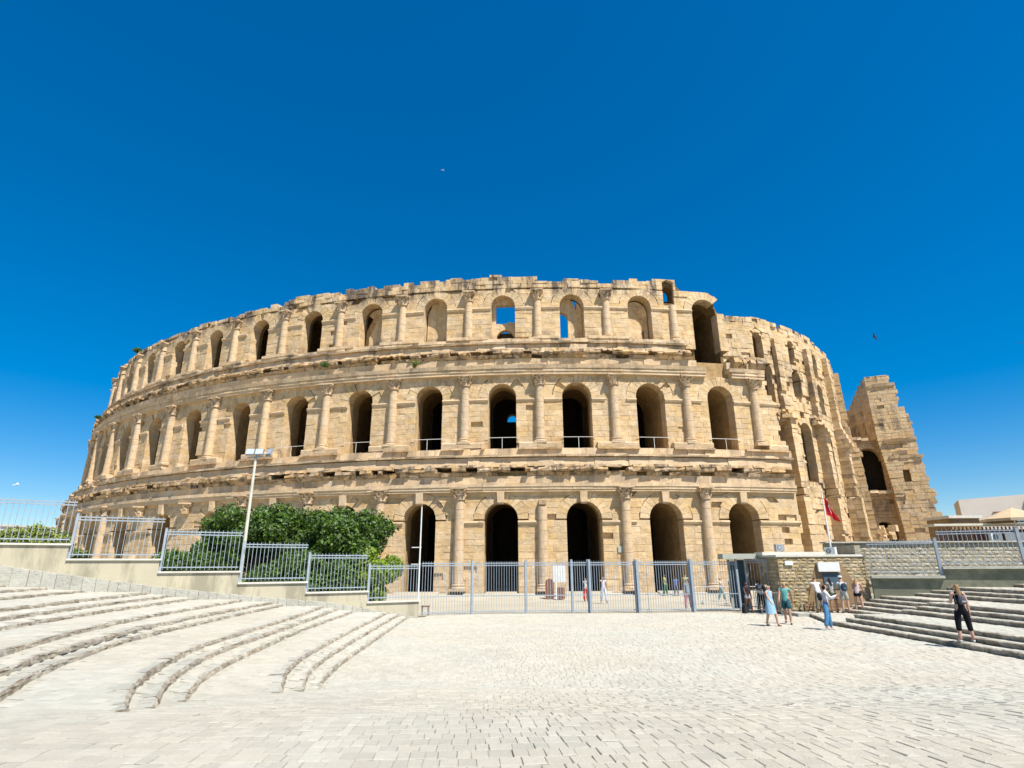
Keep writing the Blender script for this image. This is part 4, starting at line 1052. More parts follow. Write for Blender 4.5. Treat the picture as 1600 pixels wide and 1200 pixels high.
# ------------------------------------------------------------------ ticket office and rough stone wall
def rubble_wall(parent, p, q, z0, z1, name, m, seed, ch=.17, lm=.34, proud=.045, skip=None, single=0):
    r = random.Random(seed); d = Vector((q[0] - p[0], q[1] - p[1])); L = d.length; d.normalize(); n = Vector((d.y, -d.x)); mb = MB(); z = z0; cnt = 0
    O = Vector(wloc(parent))
    while z < z1 - .02:
        h = min(ch * r.uniform(.8, 1.25), z1 - z); s = -r.random() * .15
        while s < L:
            l = lm * r.uniform(.55, 1.5); a, b = max(s, 0), min(s + l, L); s += l
            if b - a < .04 or (skip and skip((a + b) / 2, z + h / 2)): continue
            f = r.uniform(0, proud); g = .006; vs = []
            tgt = MB() if cnt < single and r.random() < .5 else mb
            def P(u, zz, o): return (p[0] + d.x * u + n.x * o, p[1] + d.y * u + n.y * o, zz)
            m0, m1 = lerp(a, b, r.uniform(.35, .65)), z + h * r.uniform(.35, .65)
            q4 = [(a + g, z + g), (b - g, z + g), (b - g, z + h - g), (a + g, z + h - g)]
            vs = [P(u, zz, f * .3) for u, zz in q4] + [P(m0, m1, f + .02)] + [P(u, zz, -.06) for u, zz in q4]
            tgt.add(vs, [(0, 1, 4), (1, 2, 4), (2, 3, 4), (3, 0, 4)] + [(5 + i, 5 + (i + 1) % 4, (i + 1) % 4, i) for i in range(4)])
            if tgt is not mb: cnt += 1; tgt.build('stone', m, parent)
        z += h
    mb.build(name, m, parent, kind='stuff')
tk = thing('ticket_office', 'small rough stone ticket office with brown trapezoid surround and a window', 'ticket office', (15.1, 29.6, 0))
TL = Vector(tk.location)
T0, T1 = (13.02, 29.55), (17.35, 29.55)
def in_trap(s, z): 
    t = z / 2.3; return lerp(.95, 1.85, t) < s < lerp(4.33, 3.1, t) and z < 2.35
rubble_wall(tk, T0, T1, 0, 2.66, 'wall_stones', M['block'], 3, skip=in_trap, single=150)
mb = MB(); mb.box((15.185, 30.65, 1.3), (2.16, 1.05, 1.3)); mb.build('wall', M['block'], tk)
rubble_wall(tk, (13.0, 31.6), (13.0, 29.58), 0, 2.66, 'side_stones', M['block'], 31)
mb = MB(); mb.prism([(.98, .02), (4.31, .02), (3.12, 2.33), (1.86, 2.33)], lambda p: (13.02 + p[0], 29.50, p[1]), lambda p: (13.02 + p[0], 29.62, p[1])); mb.build('surround', M['plaster'], tk)
rubble_wall(tk, (14.0, 29.49), (17.3, 29.49), .02, .5, 'surround_stones', M['plaster'], 8, proud=.02, skip=lambda s, z: False)
mb = MB(); mb.box((15.18, 30.6, 2.70), (2.22, 1.12, .05)); mb.build('roof_slab', M['cope'], tk)
mb = MB(); mb.box((12.0, 31.9, 2.72), (.95, .4, .13)); mb.build('fascia', M['greypaint'], tk)
mb = MB(); mb.box((14.6, 31.3, 2.83), (1.75, .5, .08)); mb.build('roof_edge', M['cope'], tk)
wn_ = MB(); wn_.box((15.55, 29.49, 1.52), (.42, .03, .36)); w_ = wn_.build('window', M['teal'], tk)
mb = MB(); mb.box((15.55, 29.44, 1.14), (.52, .10, .03)); mb.build('sill', M['cope'], w_, loc=-TL)
mb = MB(); mb.box((15.42, 29.40, 2.17), (.52, .06, .22)); mb.build('sign_board', M['white'], tk)
mb = MB(); mb.box((13.55, 29.48, 2.36), (.2, .02, .10)); mb.build('plaque', M['white'], tk)
mb = MB(); mb.box((12.1, 32.5, 1.3), (.36, .04, 1.2)); dr = mb.build('door', M['teal'], tk)
mb = MB(); mb.box((11.66, 32.5, 1.3), (.06, .06, 1.25)); mb.box((12.52, 32.5, 1.3), (.06, .06, 1.25)); mb.box((12.1, 32.5, 2.58), (.5, .06, .05)); mb.build('door_frame', M['greypaint'], tk)
mb = MB(); mb.box((15.2, 28.9, .06), (2.1, .6, .08)); mb.build('threshold', M['kerb'], tk)
def ac(label, loc, rz=0, s=1.0, group='air conditioners on the roofs', cas='white'):
    t = thing('air_conditioner', label, 'air conditioner', loc, rz, group)
    mb = MB(); mb.box((0, 0, .28 * s), (.4 * s, .15 * s, .28 * s)); mb.box((-.3 * s, 0, .0), (.03, .16 * s, .02)); mb.box((.3 * s, 0, .0), (.03, .16 * s, .02)); mb.build('casing', M[cas], t, loc=(0, 0, 0))
    mb = MB(); mb.tube((-.1 * s, -.155 * s, .28 * s), (-.1 * s, -.165 * s, .28 * s), .2 * s, n=16); f = mb.build('fan_grille', M['metal2'], t, loc=(0, 0, 0))
    for k in range(4):
        mb = MB(); mb.box((0, 0, 0), (.195 * s, .004, .006)); b = mb.build('blade', M['white'], f, loc=(-.1 * s, -.17 * s, .28 * s)); b.rotation_euler[1] = k * math.pi / 4
    return t
ac('grey metal air conditioner on the flat roof above the gate leaf', (13.95, 31.2, 2.96), .25, .62, cas='dirty_steel')
ac('white air conditioner on the ticket office roof beside the flagpole', (16.35, 30.7, 2.76), -.9, .66)
# back wall of rough blocks on the right
bw = thing('stone_wall', 'long wall of rough split stone behind the right-hand railing', 'wall', (18.4, 33, 0))
mb = MB(); mb.box((23.4, 33.35, 1.7), (5.9, .25, 1.7)); mb.build('wall_body', M['greyblock'], bw)
rubble_wall(bw, (17.3, 33.05), (29.2, 33.05), 1.2, 3.42, 'stones', M['greyblock'], 12, ch=.2, lm=.36, single=120)
mb = MB(); mb.box((23.3, 33.2, 3.45), (6.0, .3, .035)); mb.build('coping', M['kerb'], bw)
mb = MB(); mb.box((17.4, 31.6, 1.6), (.15, 1.5, 1.6)); mb.build('side_wall', M['greyblock'], bw)

# ------------------------------------------------------------------ flag
fg = thing('flagpole', 'white flagpole beside the ticket office roof', 'flagpole', (16.55, 31.0, 2.7))
mb = MB(); mb.tube((0, 0, 0), (0, 0, 3.3), .045, .03, 10); mb.build('pole', M['white'], fg, loc=(0, 0, 0))
mb = MB(); mb.lathe([(.02, 0), (.05, .03), (.05, .07), (.01, .1)], 10, c=(0, 0, 3.3)); mb.build('finial', M['white'], fg, loc=(0, 0, 0))
fl = thing('flag', 'red flag with white disc hanging limp from the pole', 'flag', (16.58, 30.98, 5.85))
def flagpt(a, b):      # a along the fly, b down the hoist; hangs in folds
    x = .04 + .62 * a * (.35 + .65 * b) ; z = -.05 - 1.0 * b - .62 * a * (1 - .25 * b) * .9
    y = .10 * math.sin(a * 9 + b * 2) * (.3 + a)
    return (x, y, z)
mb = MB(); nx_, ny_ = 22, 14
for j in range(ny_ + 1):
    for i in range(nx_ + 1): mb.v.append(flagpt(i / nx_, j / ny_))
for j in range(ny_):
    for i in range(nx_): mb.f.append((j * (nx_ + 1) + i, j * (nx_ + 1) + i + 1, (j + 1) * (nx_ + 1) + i + 1, (j + 1) * (nx_ + 1) + i)); mb.m.append(0)
mb.build('cloth', M['red'], fl, loc=(0, 0, 0), smooth=True)
def patch(name, m, test, off):
    mb = MB(); n = 44
    for i in range(n):
        for j in range(n):
            a, b = (i + .5) / n, (j + .5) / n
            if test(a, b):
                vs = [flagpt((i + di) / n, (j + dj) / n) for di, dj in ((0, 0), (1, 0), (1, 1), (0, 1))]
                mb.add([(v[0], v[1] - off, v[2]) for v in vs], [(0, 1, 2, 3)])
    if mb.f: mb.build(name, m, fl, loc=(0, 0, 0))
patch('disc', M['white'], lambda a, b: ((a - .5) * 1.5) ** 2 + (b - .5) ** 2 < .0625, .006)
patch('crescent', M['red'], lambda a, b: ((a - .52) * 1.5) ** 2 + (b - .5) ** 2 < .035 and ((a - .57) * 1.5) ** 2 + (b - .5) ** 2 > .022, .012)
patch('star', M['red'], lambda a, b: ((a - .57) * 1.5) ** 2 + (b - .5) ** 2 < .006, .012)

# ------------------------------------------------------------------ boards and bins near the facade
t = thing('notice_board', 'white notice board on posts against the facade left of the gate posts', 'notice board', (3.3, 44.9, 0.0))
mb = MB(); mb.box((.15, 0, 1.75), (.48, .03, .6)); mb.build('board', M['white'], t, loc=(0, 0, 0))
for x in (-.3, .6): mb = MB(); mb.box((x, .04, 1.1), (.03, .03, 1.1)); mb.build('post', M['dirty_steel'], t, loc=(0, 0, 0))
t = thing('information_panel', 'tall brown arched information panel at the foot of the short column', 'information panel', (2.65, 44.3, 0.0))
mb = MB(); mb.prism([(-.3, 0), (.3, 0), (.3, 1.15), (.22, 1.35), (0, 1.43), (-.22, 1.35), (-.3, 1.15)], lambda p: (p[0], -.06, p[1]), lambda p: (p[0], .06, p[1])); mb.build('panel', M['brown'], t, loc=(0, 0, 0))
t = thing('sign_stand', 'low brown sign stand beside the arched panel', 'sign stand', (3.45, 44.0, 0.0))
mb = MB(); mb.box((0, 0, .42), (.27, .05, .40)); mb.build('panel', M['brown'], t, loc=(0, 0, 0))
mb = MB(); mb.box((-.33, .0, .6), (.04, .04, .6)); mb.build('post', M['white'], t, loc=(0, 0, 0))
x, y = outer(1.43 * BW, o1 + .07)
mb = MB(); mb.box((0, 0, 0), (.32, .03, .24)); mb.build('wall_plaque', M['greypaint'], None, loc=(x, y, 3.55), rz=.02); tag(bpy.data.objects['wall_plaque'], 'small grey-green plaque on the facade pier between two ground arches', 'plaque')
t = thing('stool', 'small dark metal stool by the end of the cream wall', 'stool', (-4.35, 30.3, 0))
mb = MB(); mb.box((0, 0, .42), (.2, .2, .025)); mb.build('seat', M['brown'], t, loc=(0, 0, 0))
for a in (-.16, .16):
    for b in (-.16, .16): mb = MB(); mb.tube((a, b, 0), (a * .9, b * .9, .42), .015, n=6); mb.build('leg', M['metal2'], t, loc=(0, 0, 0))
def barrier(label, loc, rz, L=2.0):
    t = thing('crowd_barrier', label, 'barrier', loc, rz, 'steel crowd barriers by the entrance')
    mb = MB(); mb.tube((0, 0, 1.0), (L, 0, 1.0), .022, n=6); mb.tube((0, 0, .2), (L, 0, .2), .02, n=6); mb.tube((0, 0, .2), (0, 0, 1.0), .022, n=6); mb.tube((L, 0, .2), (L, 0, 1.0), .022, n=6); mb.build('frame', M['dirty_steel'], t, loc=(0, 0, 0), kind='stuff')
    for i in range(1, 12): mb = MB(); mb.tube((L * i / 12, 0, .2), (L * i / 12, 0, 1.0), .009, n=5); mb.build('bar', M['dirty_steel'], t, loc=(0, 0, 0))
    for x in (.25, L - .25): mb = MB(); mb.box((x, 0, .02), (.025, .26, .02)); mb.box((x, 0, .11), (.02, .02, .1)); mb.build('foot', M['dirty_steel'], t, loc=(0, 0, 0))
barrier('steel crowd barrier behind the fence, left of the pair', (11.5, 38.0, 0), .02)
barrier('steel crowd barrier behind the fence, right of the pair', (13.6, 38.0, 0), -.05)
barrier('steel crowd barrier standing in the open gateway before the guard', (12.0, 30.2, 0), -1.05, 1.6)
# sloping kerb strip at the foot of the left wall
mb = MB(); r = random.Random(15); s_ = 0.05
while s_ < 17.5:
    l = r.uniform(.28, .5); a, b = s_ + .006, s_ + l - .006
    def pz(s, n, dz): p = wpt(s, 0, n); return (p[0], p[1], interp(p[0] if n < .3 else wpt(s, 0, .1)[0], STRIP) + dz)
    j = r.uniform(-.012, .012); n1 = .60 + r.uniform(-.02, .02)
    vs = [pz(a, .1, j), pz(b, .1, j), pz(b, n1, .0 + j), pz(a, n1, .0 + j), pz(a, .1, -1.3), pz(b, .1, -1.3), pz(b, n1, -1.3), pz(a, n1, -1.3)]
    mb.add(vs, [(0, 1, 2, 3), (7, 6, 5, 4), (3, 2, 6, 7), (1, 0, 4, 5), (2, 1, 5, 6), (0, 3, 7, 4)]); s_ += l
o = mb.build('kerb_strip', M['kerb'], ground_o, kind='stuff'); fix_normals(o)

# ------------------------------------------------------------------ vegetation
def leaf_cloud(mb, blobs, n, size, r, shell=.45, flat=.35):
    """leaves scattered through the outer part of overlapping rounded clumps"""
    vols = [a * b * c for _, (a, b, c) in blobs]; tot = sum(v ** .67 for v in vols)
    for (c, rad), v in zip(blobs, vols):
        for _ in range(int(n * v ** .67 / tot)):
            while True:
                d = Vector((r.gauss(0, 1), r.gauss(0, 1), r.gauss(0, 1)))
                if d.length > .1: break
            d.normalize(); k = shell + (1 - shell) * r.random() ** .6
            k *= 1 + .26 * (vnoise(d.x * 3 + c[0], d.z * 3 + d.y * 2) - .5) * 2
            p = Vector((c[0] + d.x * rad[0] * k, c[1] + d.y * rad[1] * k, c[2] + d.z * rad[2] * k))
            nrm = (d + Vector((r.gauss(0, .55), r.gauss(0, .55), r.gauss(0, .55)))).normalized()
            t = nrm.orthogonal().normalized(); t = (Matrix.Rotation(r.uniform(0, 6.28), 3, nrm) @ t); b = nrm.cross(t)
            s = size * r.uniform(.6, 1.35); w = s * .55
            mb.v += [tuple(p - t * s), tuple(p + b * w + nrm * s * .12), tuple(p + t * s), tuple(p - b * w + nrm * s * .12)]
            o = len(mb.v) - 4; mb.f.append((o, o + 1, o + 2, o + 3)); mb.m.append(0)
def tree(name, label, cat, base, blobs, n, size, m, seed, trunk=(.14, 1.6), limbs=True, group=None):
    r = random.Random(seed); t = thing(name, label, cat, base, 0, group)
    mb = MB(); leaf_cloud(mb, blobs, n, size, r); mb.build('crown', m, t, loc=(0, 0, 0))
    mb = MB(); tr = trunk[0]; th = trunk[1]
    mb.tube((0, 0, -.3), (r.uniform(-.1, .1), 0, th), tr, tr * .75, 10)
    if limbs:
        for c, rad in blobs[:14]:
            mid = Vector((c[0] * .45, c[1] * .45, lerp(th, c[2], .55))); mb.tube((0, 0, th * .85), mid, tr * .55, tr * .35, 7); mb.tube(mid, c, tr * .35, tr * .12, 6)
    mb.build('trunk', M['bark'], t, loc=(0, 0, 0), smooth=True)
    return t
def blobset(r, n, ex, ez, cz, rad):
    out = []
    for i in range(n):
        a = r.uniform(0, 6.28); k = r.random() ** .5
        out.append(((ex[0] * k * math.cos(a), ex[1] * k * math.sin(a), cz + ez * r.uniform(-1, 1) * (1 - .5 * k)), (rad * r.uniform(.7, 1.2), rad * r.uniform(.7, 1.2), rad * r.uniform(.6, 1.0))))
    return out
rt = random.Random(42)
tree('tree', 'dark green dense tree behind the railing, right of the floodlight pole', 'tree', (-9.7, 31.8, .4), blobset(rt, 34, (2.4, 1.8), 1.75, 3.05, .95), 32000, .10, M['leaf'], 1, (.16, 1.5))
tree('tree', 'dark green rounded tree standing behind the floodlight pole', 'tree', (-13.7, 31.6, .8), blobset(rt, 34, (2.7, 1.6), 1.7, 2.95, .95), 32000, .10, M['leaf'], 2, (.15, 1.3))
tree('bush', 'dark green low bush behind the railing left of the floodlight pole', 'bush', (-15.0, 28.8, 1.6), blobset(rt, 16, (1.9, .9), .6, .75, .75), 13000, .08, M['leaf'], 3, (.07, .3))
tree('bush', 'dark bush filling the gap under the tree behind the railing', 'bush', (-10.3, 29.6, .6), blobset(rt, 26, (2.7, .9), 1.05, 1.2, .85), 22000, .085, M['leaf'], 4, (.07, .3))
tree('bush', 'bright green upright bush at the right edge of the trees', 'bush', (-6.9, 30.6, .1), blobset(rt, 16, (.85, .8), 1.35, 1.75, .62), 12000, .08, M['leaf2'], 5, (.07, .4))
tree('bush', 'small yellow-green shrub behind the first lower railing on the far left', 'bush', (-17.15, 23.5, 2.4), blobset(rt, 6, (.3, .2), .15, .4, .2), 1000, .06, M['leaf3'], 6, (.03, .1))
tree('hedge', 'long yellow-green hedge behind the topmost railing at the far left', 'hedge', (-24.6, 27.6, 2.6), [((x * .55 - 3.2, rt.uniform(-.2, .2), .95 + rt.uniform(-.25, .25)), (.6, .6, .65)) for x in range(13)], 13000, .075, M['leaf3'], 7, (.03, .2), limbs=False)
x, y = outer(-7.84 * BW, -1.2)
tree('weed', 'small dark bush growing on the top edge of the ruin at the left', 'weed', (x, y, 28.5), blobset(rt, 5, (.5, .4), .2, .35, .35), 900, .10, M['leaf'], 8, (.03, .1), limbs=False)
for k_, (u, o_, z, lb) in enumerate(((-1.2 * BW, .5, 19.9, 'dry grey weed on the upper cornice above the second-storey arch left of centre'), (-2.55 * BW, .6, 20.5, 'green creeper tuft on the upper cornice over the third arch from centre'), (-9.3 * BW, .9, 9.9, 'dark weed on the lower cornice near the far left end'), (-8.6 * BW, .7, 20.6, 'dark weed on the upper cornice near the far left end'))):
    x, y = outer(u, o_); tree('weed', lb, 'weed', (x, y, z), blobset(rt, 4, (.35, .2), .2, .1, .22), 500, .07, M['leaf'] if k_ else M['leaf3'], 20 + k_, (.02, .1), limbs=False)

# ------------------------------------------------------------------ buildings in the background
hb = thing('house', 'pale flat-roofed house beyond the stone wall at the right edge', 'house', (50, 60, 0))
HL = Vector(hb.location)
mb = MB(); mb.prism([(46.0, 60), (58, 56.5), (60, 66), (51.5, 68)], lambda p: (p[0], p[1], 0), lambda p: (p[0], p[1], 8.6 + (p[0] - 46) * .06)); o = mb.build('wall', M['house'], hb); fix_normals(o)
mb = MB(); mb.box((51.6, 58.25, 7.9), (.28, .12, .36), -.28); mb.build('window', M['dark'], hb)
mb = MB(); mb.box((49.3, 58.95, 7.25), (.75, .06, .05), -.28); mb.build('ledge', M['wood'], hb)
mb = MB(); mb.box((55.4, 56.8, 7.9), (1.6, .4, .9), -.28); mb.build('terrace_wall', M['plaster'], hb)
hs_ = thing('shed', 'small brown flat-roofed shed between the ruin fragment and the pale house', 'shed', (40.4, 54, 0))
mb = MB(); mb.box((40.4, 54, 3.0), (1.3, 1.5, 3.2)); mb.build('wall', M['plaster'], hs_); mb = MB(); mb.box((40.4, 54, 6.3), (1.5, 1.7, .12)); mb.build('roof', M['cope'], hs_)
pg = thing('pergola', 'long brown slatted lean-to behind the right-hand stone wall', 'shelter', (36, 45, 0)); PL = Vector(pg.location)
mb = MB(); mb.box((37.2, 45.5, 2.4), (4.6, .06, 2.4)); mb.build('back_panel', M['wood'], pg)
for i in range(30): mb = MB(); mb.box((32.8 + i * .3, 45.35, 2.55), (.05, .03, 2.45)); mb.build('slat', M['wood'], pg)
mb = MB(); mb.box((36.8, 45.3, 5.12), (4.8, .6, .07)); mb.build('roof', M['cream_paint'], pg)
mb = MB(); mb.box((38.2, 44.0, 2.2), (1.6, .05, 2.3)); mb.build('sheet', M['white'], pg)
um = thing('parasol', 'large tan canvas parasol in front of the pale house', 'parasol', (37.9, 44.4, 0))
mb = MB(); n = 8; c0 = (0, 0, 6.35); ring = [(2.1 * math.cos(i * math.pi / 4), 2.1 * math.sin(i * math.pi / 4), 5.5) for i in range(n)]
for i in range(n): mb.add([c0, ring[i], ring[(i + 1) % n]], [(0, 1, 2)]); a, b = ring[i], ring[(i + 1) % n]; mb.add([a, b, (b[0], b[1], 5.3), (a[0], a[1], 5.3)], [(0, 1, 2, 3)])
mb.build('canopy', M['canvas'], um, loc=(0, 0, 0)); mb = MB(); mb.tube((0, 0, 0), (0, 0, 6.4), .05, n=8); mb.build('pole', M['white'], um, loc=(0, 0, 0))
ac('white air conditioner standing before the slatted lean-to', (36.0, 44.2, 3.9), 0, 1.0)
kb = MB(); kb.box((28.0, 36.6, 2.6), (1.6, .3, .16)); kb.build('parapet', M['white'], bw)
aq = thing('arcaded_wall', 'distant low pale wall with small arches on the far left horizon', 'wall', (-85, 100, 4))
xs = [-99 + i * 3.2 for i in range(9)]
mb = MB(); core(mb, lambda u, o: (u, 100 - o + (u + 85) * -.05), -100, -72, 4, lambda u: 9.9 - (u + 100) * .045, .5, -.5, [(x, .8, 4.2, 7.4, 0) for x in xs]); mb.build('wall', M['cope'], aq)
mb = MB(); mb.prism([(-100, 9.9), (-72, 8.64), (-72, 8.9), (-100, 10.2)], lambda p: (p[0], 99.3 + (p[0] + 85) * -.05, p[1]), lambda p: (p[0], 100.8 + (p[0] + 85) * -.05, p[1])); mb.build('cornice', M['house'], aq)

# ------------------------------------------------------------------ birds
def bird(label, loc, rz, s, m, roll=0.3):
    t = thing('bird', label, 'bird', loc, rz)
    mb = MB(); mb.lathe([(.01, -.2), (.05, -.1), (.065, 0), (.045, .12), (.03, .17), (.005, .22)], 10)
    mb.v = [(v[2] * s, v[0] * s, v[1] * s) for v in mb.v]; mb.build('body', m, t, loc=(0, 0, 0), smooth=True)
    for sd in (-1, 1):
        mb = MB(); pts = [(.08, .03, .02), (-.07, .03, .02), (-.10, .22, .07), (.04, .24, .08), (-.16, .52, .04)]
        vs = [(p[0] * s, p[1] * sd * s, p[2] * s) for p in pts] + [(p[0] * s, p[1] * sd * s, (p[2] - .012) * s) for p in pts]
        mb.add(vs, [(0, 1, 2, 3), (3, 2, 4), (8, 7, 6, 5), (9, 7, 8), (0, 3, 8, 5), (3, 4, 9, 8), (4, 2, 7, 9), (2, 1, 6, 7)]); mb.build('wing', m, t, loc=(0, 0, 0))
    mb = MB(); mb.add([(-.15 * s, -.02 * s, 0), (-.15 * s, .02 * s, 0), (-.3 * s, .05 * s, 0), (-.3 * s, -.05 * s, 0), (-.15 * s, 0, .012 * s)], [(0, 1, 2, 3), (4, 3, 2), (4, 0, 3), (4, 2, 1)]); mb.build('tail', m, t, loc=(0, 0, 0))
    t.rotation_euler[0] = roll
bird('small pale bird high in the blue sky over the middle of the ruin', (-5.65, 40, 33.8), .6, .55, M['gull'])
bird('dark bird flying in the sky above the fragment at the right', (27.3, 40, 18.6), 2.2, .75, M['bird'], .9)
bird('tiny dark bird at the right edge of the sky', (38.1, 40, 18.05), 1.2, .4, M['bird'])
bird('white gull low above the distant wall at the far left', (-34.5, 40, 7.9), .4, .8, M['gull'], .4)

# ------------------------------------------------------------------ people
pending = []
def skin(name, nodes, edges, rad, m, parent, sub=1, extra=None):
    me = bpy.data.meshes.new(name + '_frame'); me.from_pydata([tuple(n) for n in nodes], edges, [])
    o = bpy.data.objects.new(name, me); col.objects.link(o)
    bm = bmesh.new(); bm.from_mesh(me); lay_ = bm.verts.layers.skin.verify()
    for v, q in zip(bm.verts, rad):
        v[lay_].radius = q if isinstance(q, tuple) else (q, q); v[lay_].use_root = (v.index == 0)
    bm.to_mesh(me); bm.free()
    md = o.modifiers.new('s', 'SKIN'); md.use_smooth_shade = True; md.branch_smoothing = .3
    sd = o.modifiers.new('d', 'SUBSURF'); sd.levels = sub; sd.render_levels = sub
    o.parent = parent; pending.append((o, m, extra)); return o
def flush():
    bpy.context.view_layer.update(); dg = bpy.context.evaluated_depsgraph_get()
    for o, m, extra in pending:
        me = bpy.data.meshes.new_from_object(o.evaluated_get(dg)); old = o.data
        o.modifiers.clear(); 
        if extra:
            bm = bmesh.new(); bm.from_mesh(me)
            t = bpy.data.meshes.new('t'); t.from_pydata(extra.v, [], extra.f); bm.from_mesh(t); bm.to_mesh(me); bm.free(); bpy.data.meshes.remove(t)
        me.materials.clear(); me.materials.append(m)
        me.polygons.foreach_set('material_index', [0] * len(me.polygons)); me.polygons.foreach_set('use_smooth', [True] * len(me.polygons))
        o.data = me; bpy.data.meshes.remove(old)
    pending.clear()
def V3(*a): return Vector(a)
def person(label, loc, h, face, skin_i=0, hair=('short', (.03, .02, .015)), top=None, sleeve='short', bottom=None, leg='long', dress=None,
           shoes=(.03, .03, .03), lean=0.0, stride=0.0, stance=.10, arms=((0, 0), (0, 0)), female=False, turn=0.0, group=None, hat=None, fingers=True):
    """face = heading in degrees (0 looks at the camera side, 180 away from it); arms = per side (forward lift, elbow bend) in degrees"""
    root = thing('person', label, 'person', loc, R(face), group); k = h / 1.72
    sh_w = .165 if female else .195; hip = .10 if female else .09
    L = R(lean)
    def tilt(p): # lean forward about the hips
        d = p - V3(0, 0, .94); return V3(d.x, d.y * math.cos(L) - d.z * math.sin(L), d.y * math.sin(L) + d.z * math.cos(L)) + V3(0, 0, .94)
    pel = V3(0, 0, .95); waist = tilt(V3(0, .0, 1.10)); chest = tilt(V3(0, .0, 1.29)); neck = tilt(V3(0, .01, 1.44)); hb_ = tilt(V3(0, -.005, 1.53)) + V3(0, 0, 0); ht = hb_ + V3(0, -.02 - .04 * math.sin(L), .105)
    nodes = [pel, waist, chest, neck, hb_, ht]; rad = [(.14, .115), (.12 if female else .145, .10), (.135 if female else .165, .115), .055, .078, .09]; edges = [(0, 1), (1, 2), (2, 3), (3, 4), (4, 5)]
    hands = []; arm_idx = []
    for s, (fw, bend) in zip((-1, 1), arms):
        sh = tilt(V3(s * sh_w, 0, 1.395)); a = R(fw); out = .12
        d1 = V3(s * out, -math.sin(a), -math.cos(a)).normalized(); el = sh + d1 * .28
        b = R(fw + bend); d2 = V3(s * (out * .3 - (.35 if bend > 60 else 0)), -math.sin(b), -math.cos(b)).normalized(); wr = el + d2 * .25; hd = wr + d2 * .075
        i = len(nodes); nodes += [tilt(V3(s * sh_w * .45, 0, 1.40)), sh, el, wr, hd]; rad += [.065, .058, .047, .033, (.04, .026)]
        edges += [(2, i), (i, i + 1), (i + 1, i + 2), (i + 2, i + 3), (i + 3, i + 4)]; arm_idx.append(i); hands.append((hd, d2, s))
    legs_i = []
    for s in (-1, 1):
        st = stride * s; hp = V3(s * hip, 0, .90); kn = V3(s * (hip + stance * .3), -st * .5 - .02 - abs(stride) * .12, .50); an = V3(s * (hip + stance * .5), -st, .09 + (.03 if st < 0 else 0)); toe = an + V3(s * .02, -.14, -.055)
        i = len(nodes); nodes += [hp, kn, an, toe]; rad += [.10, .066, .046, (.04, .034)]
        edges += [(0, i), (i, i + 1), (i + 1, i + 2), (i + 2, i + 3)]; legs_i.append(i)
    N_ = [n * k for n in nodes]; Rr = [tuple(q * k for q in r_) if isinstance(r_, tuple) else r_ * k for r_ in rad]
    ex = MB()
    for hd, d, s in hands:      # five fingers, unequal and slightly curled
        side = d.cross(V3(0, 1, 0)); side = side.normalized() if side.length > .1 else V3(1, 0, 0)
        up = d.cross(side)
        for f, ln in enumerate((.052, .06, .056, .044)):
            a = (hd + side * (-.024 + .016 * f) + d * .02) * k; m1 = a + (d * ln * .55 + up * .006) * k; b = m1 + (d * ln * .5 + up * .02) * k
            ex.tube(a, m1, .0085 * k, .0078 * k, 6); ex.tube(m1, b, .0078 * k, .006 * k, 6)
        a = (hd - side * .03 * s - d * .02) * k; b = a + (d * .035 - side * .025 * s + up * .012) * k; ex.tube(a, b, .010 * k, .007 * k, 6)
    fc = ht + V3(0, -.075, -.03)
    ex.add([tuple((fc + V3(*q)) * k) for q in ((-.014, .01, -.02), (.014, .01, -.02), (0, -.028, -.022), (0, .0, .03))], [(0, 2, 3), (1, 3, 2), (0, 1, 2)])
    for s in (-1, 1): c_ = ht + V3(s * .082, .0, -.03); ex.box(tuple(c_ * k), (.008 * k, .018 * k, .03 * k))
    body = skin('body', N_, edges, Rr, SKIN[skin_i], root, 1, ex)
    for s in (-1, 1):
        mb = MB(); mb.lathe([(.001, -.011), (.010, -.006), (.012, 0), (.010, .006), (.001, .011)], 8, c=tuple((ht + V3(s * .032, -.076, -.005)) * k)); mb.build('eye', M['black'], body, loc=(0, 0, 0))
    mb = MB(); mb.box(tuple((ht + V3(0, -.074, -.058)) * k), (.022 * k, .006 * k, .005 * k)); mb.build('mouth', cloth((.35, .12, .10)), body, loc=(0, 0, 0))
    def part(name, ids, pairs, rr, m, sub=1, add=None):
        nn = [nodes[i] if isinstance(i, int) else i for i in ids]
        return skin(name, [n * k for n in nn], pairs, [tuple(q * k for q in r_) if isinstance(r_, tuple) else r_ * k for r_ in rr], m, root, sub, add)
    if top:
        el_l = 1.0 if sleeve == 'long' else .35; ids = [nodes[0] - V3(0, 0, .11), 0, 1, 2, nodes[2].lerp(nodes[3], .75)]; pr = [(0, 1), (1, 2), (2, 3), (3, 4)]; rr = [(.165, .135), (.162, .135), (.138 if female else .16, .118), (.152 if female else .182, .13), .085]
        if sleeve == 'none':
            for a in arm_idx: i = len(ids); ids += [a, nodes[a].lerp(nodes[a + 1], .75)]; rr += [.078, .06]; pr += [(3, i), (i, i + 1)]
        for a in arm_idx:
            if sleeve == 'none': break
            i = len(ids); ids += [a, a + 1, nodes[a + 1].lerp(nodes[a + 2], el_l)]; rr += [.072, .070, .062]; pr += [(3, i), (i, i + 1), (i + 1, i + 2)]
            if sleeve == 'long': ids += [a + 3]; rr += [.042]; pr += [(i + 2, i + 3)]
        part('shirt', ids, pr, rr, cloth(top))
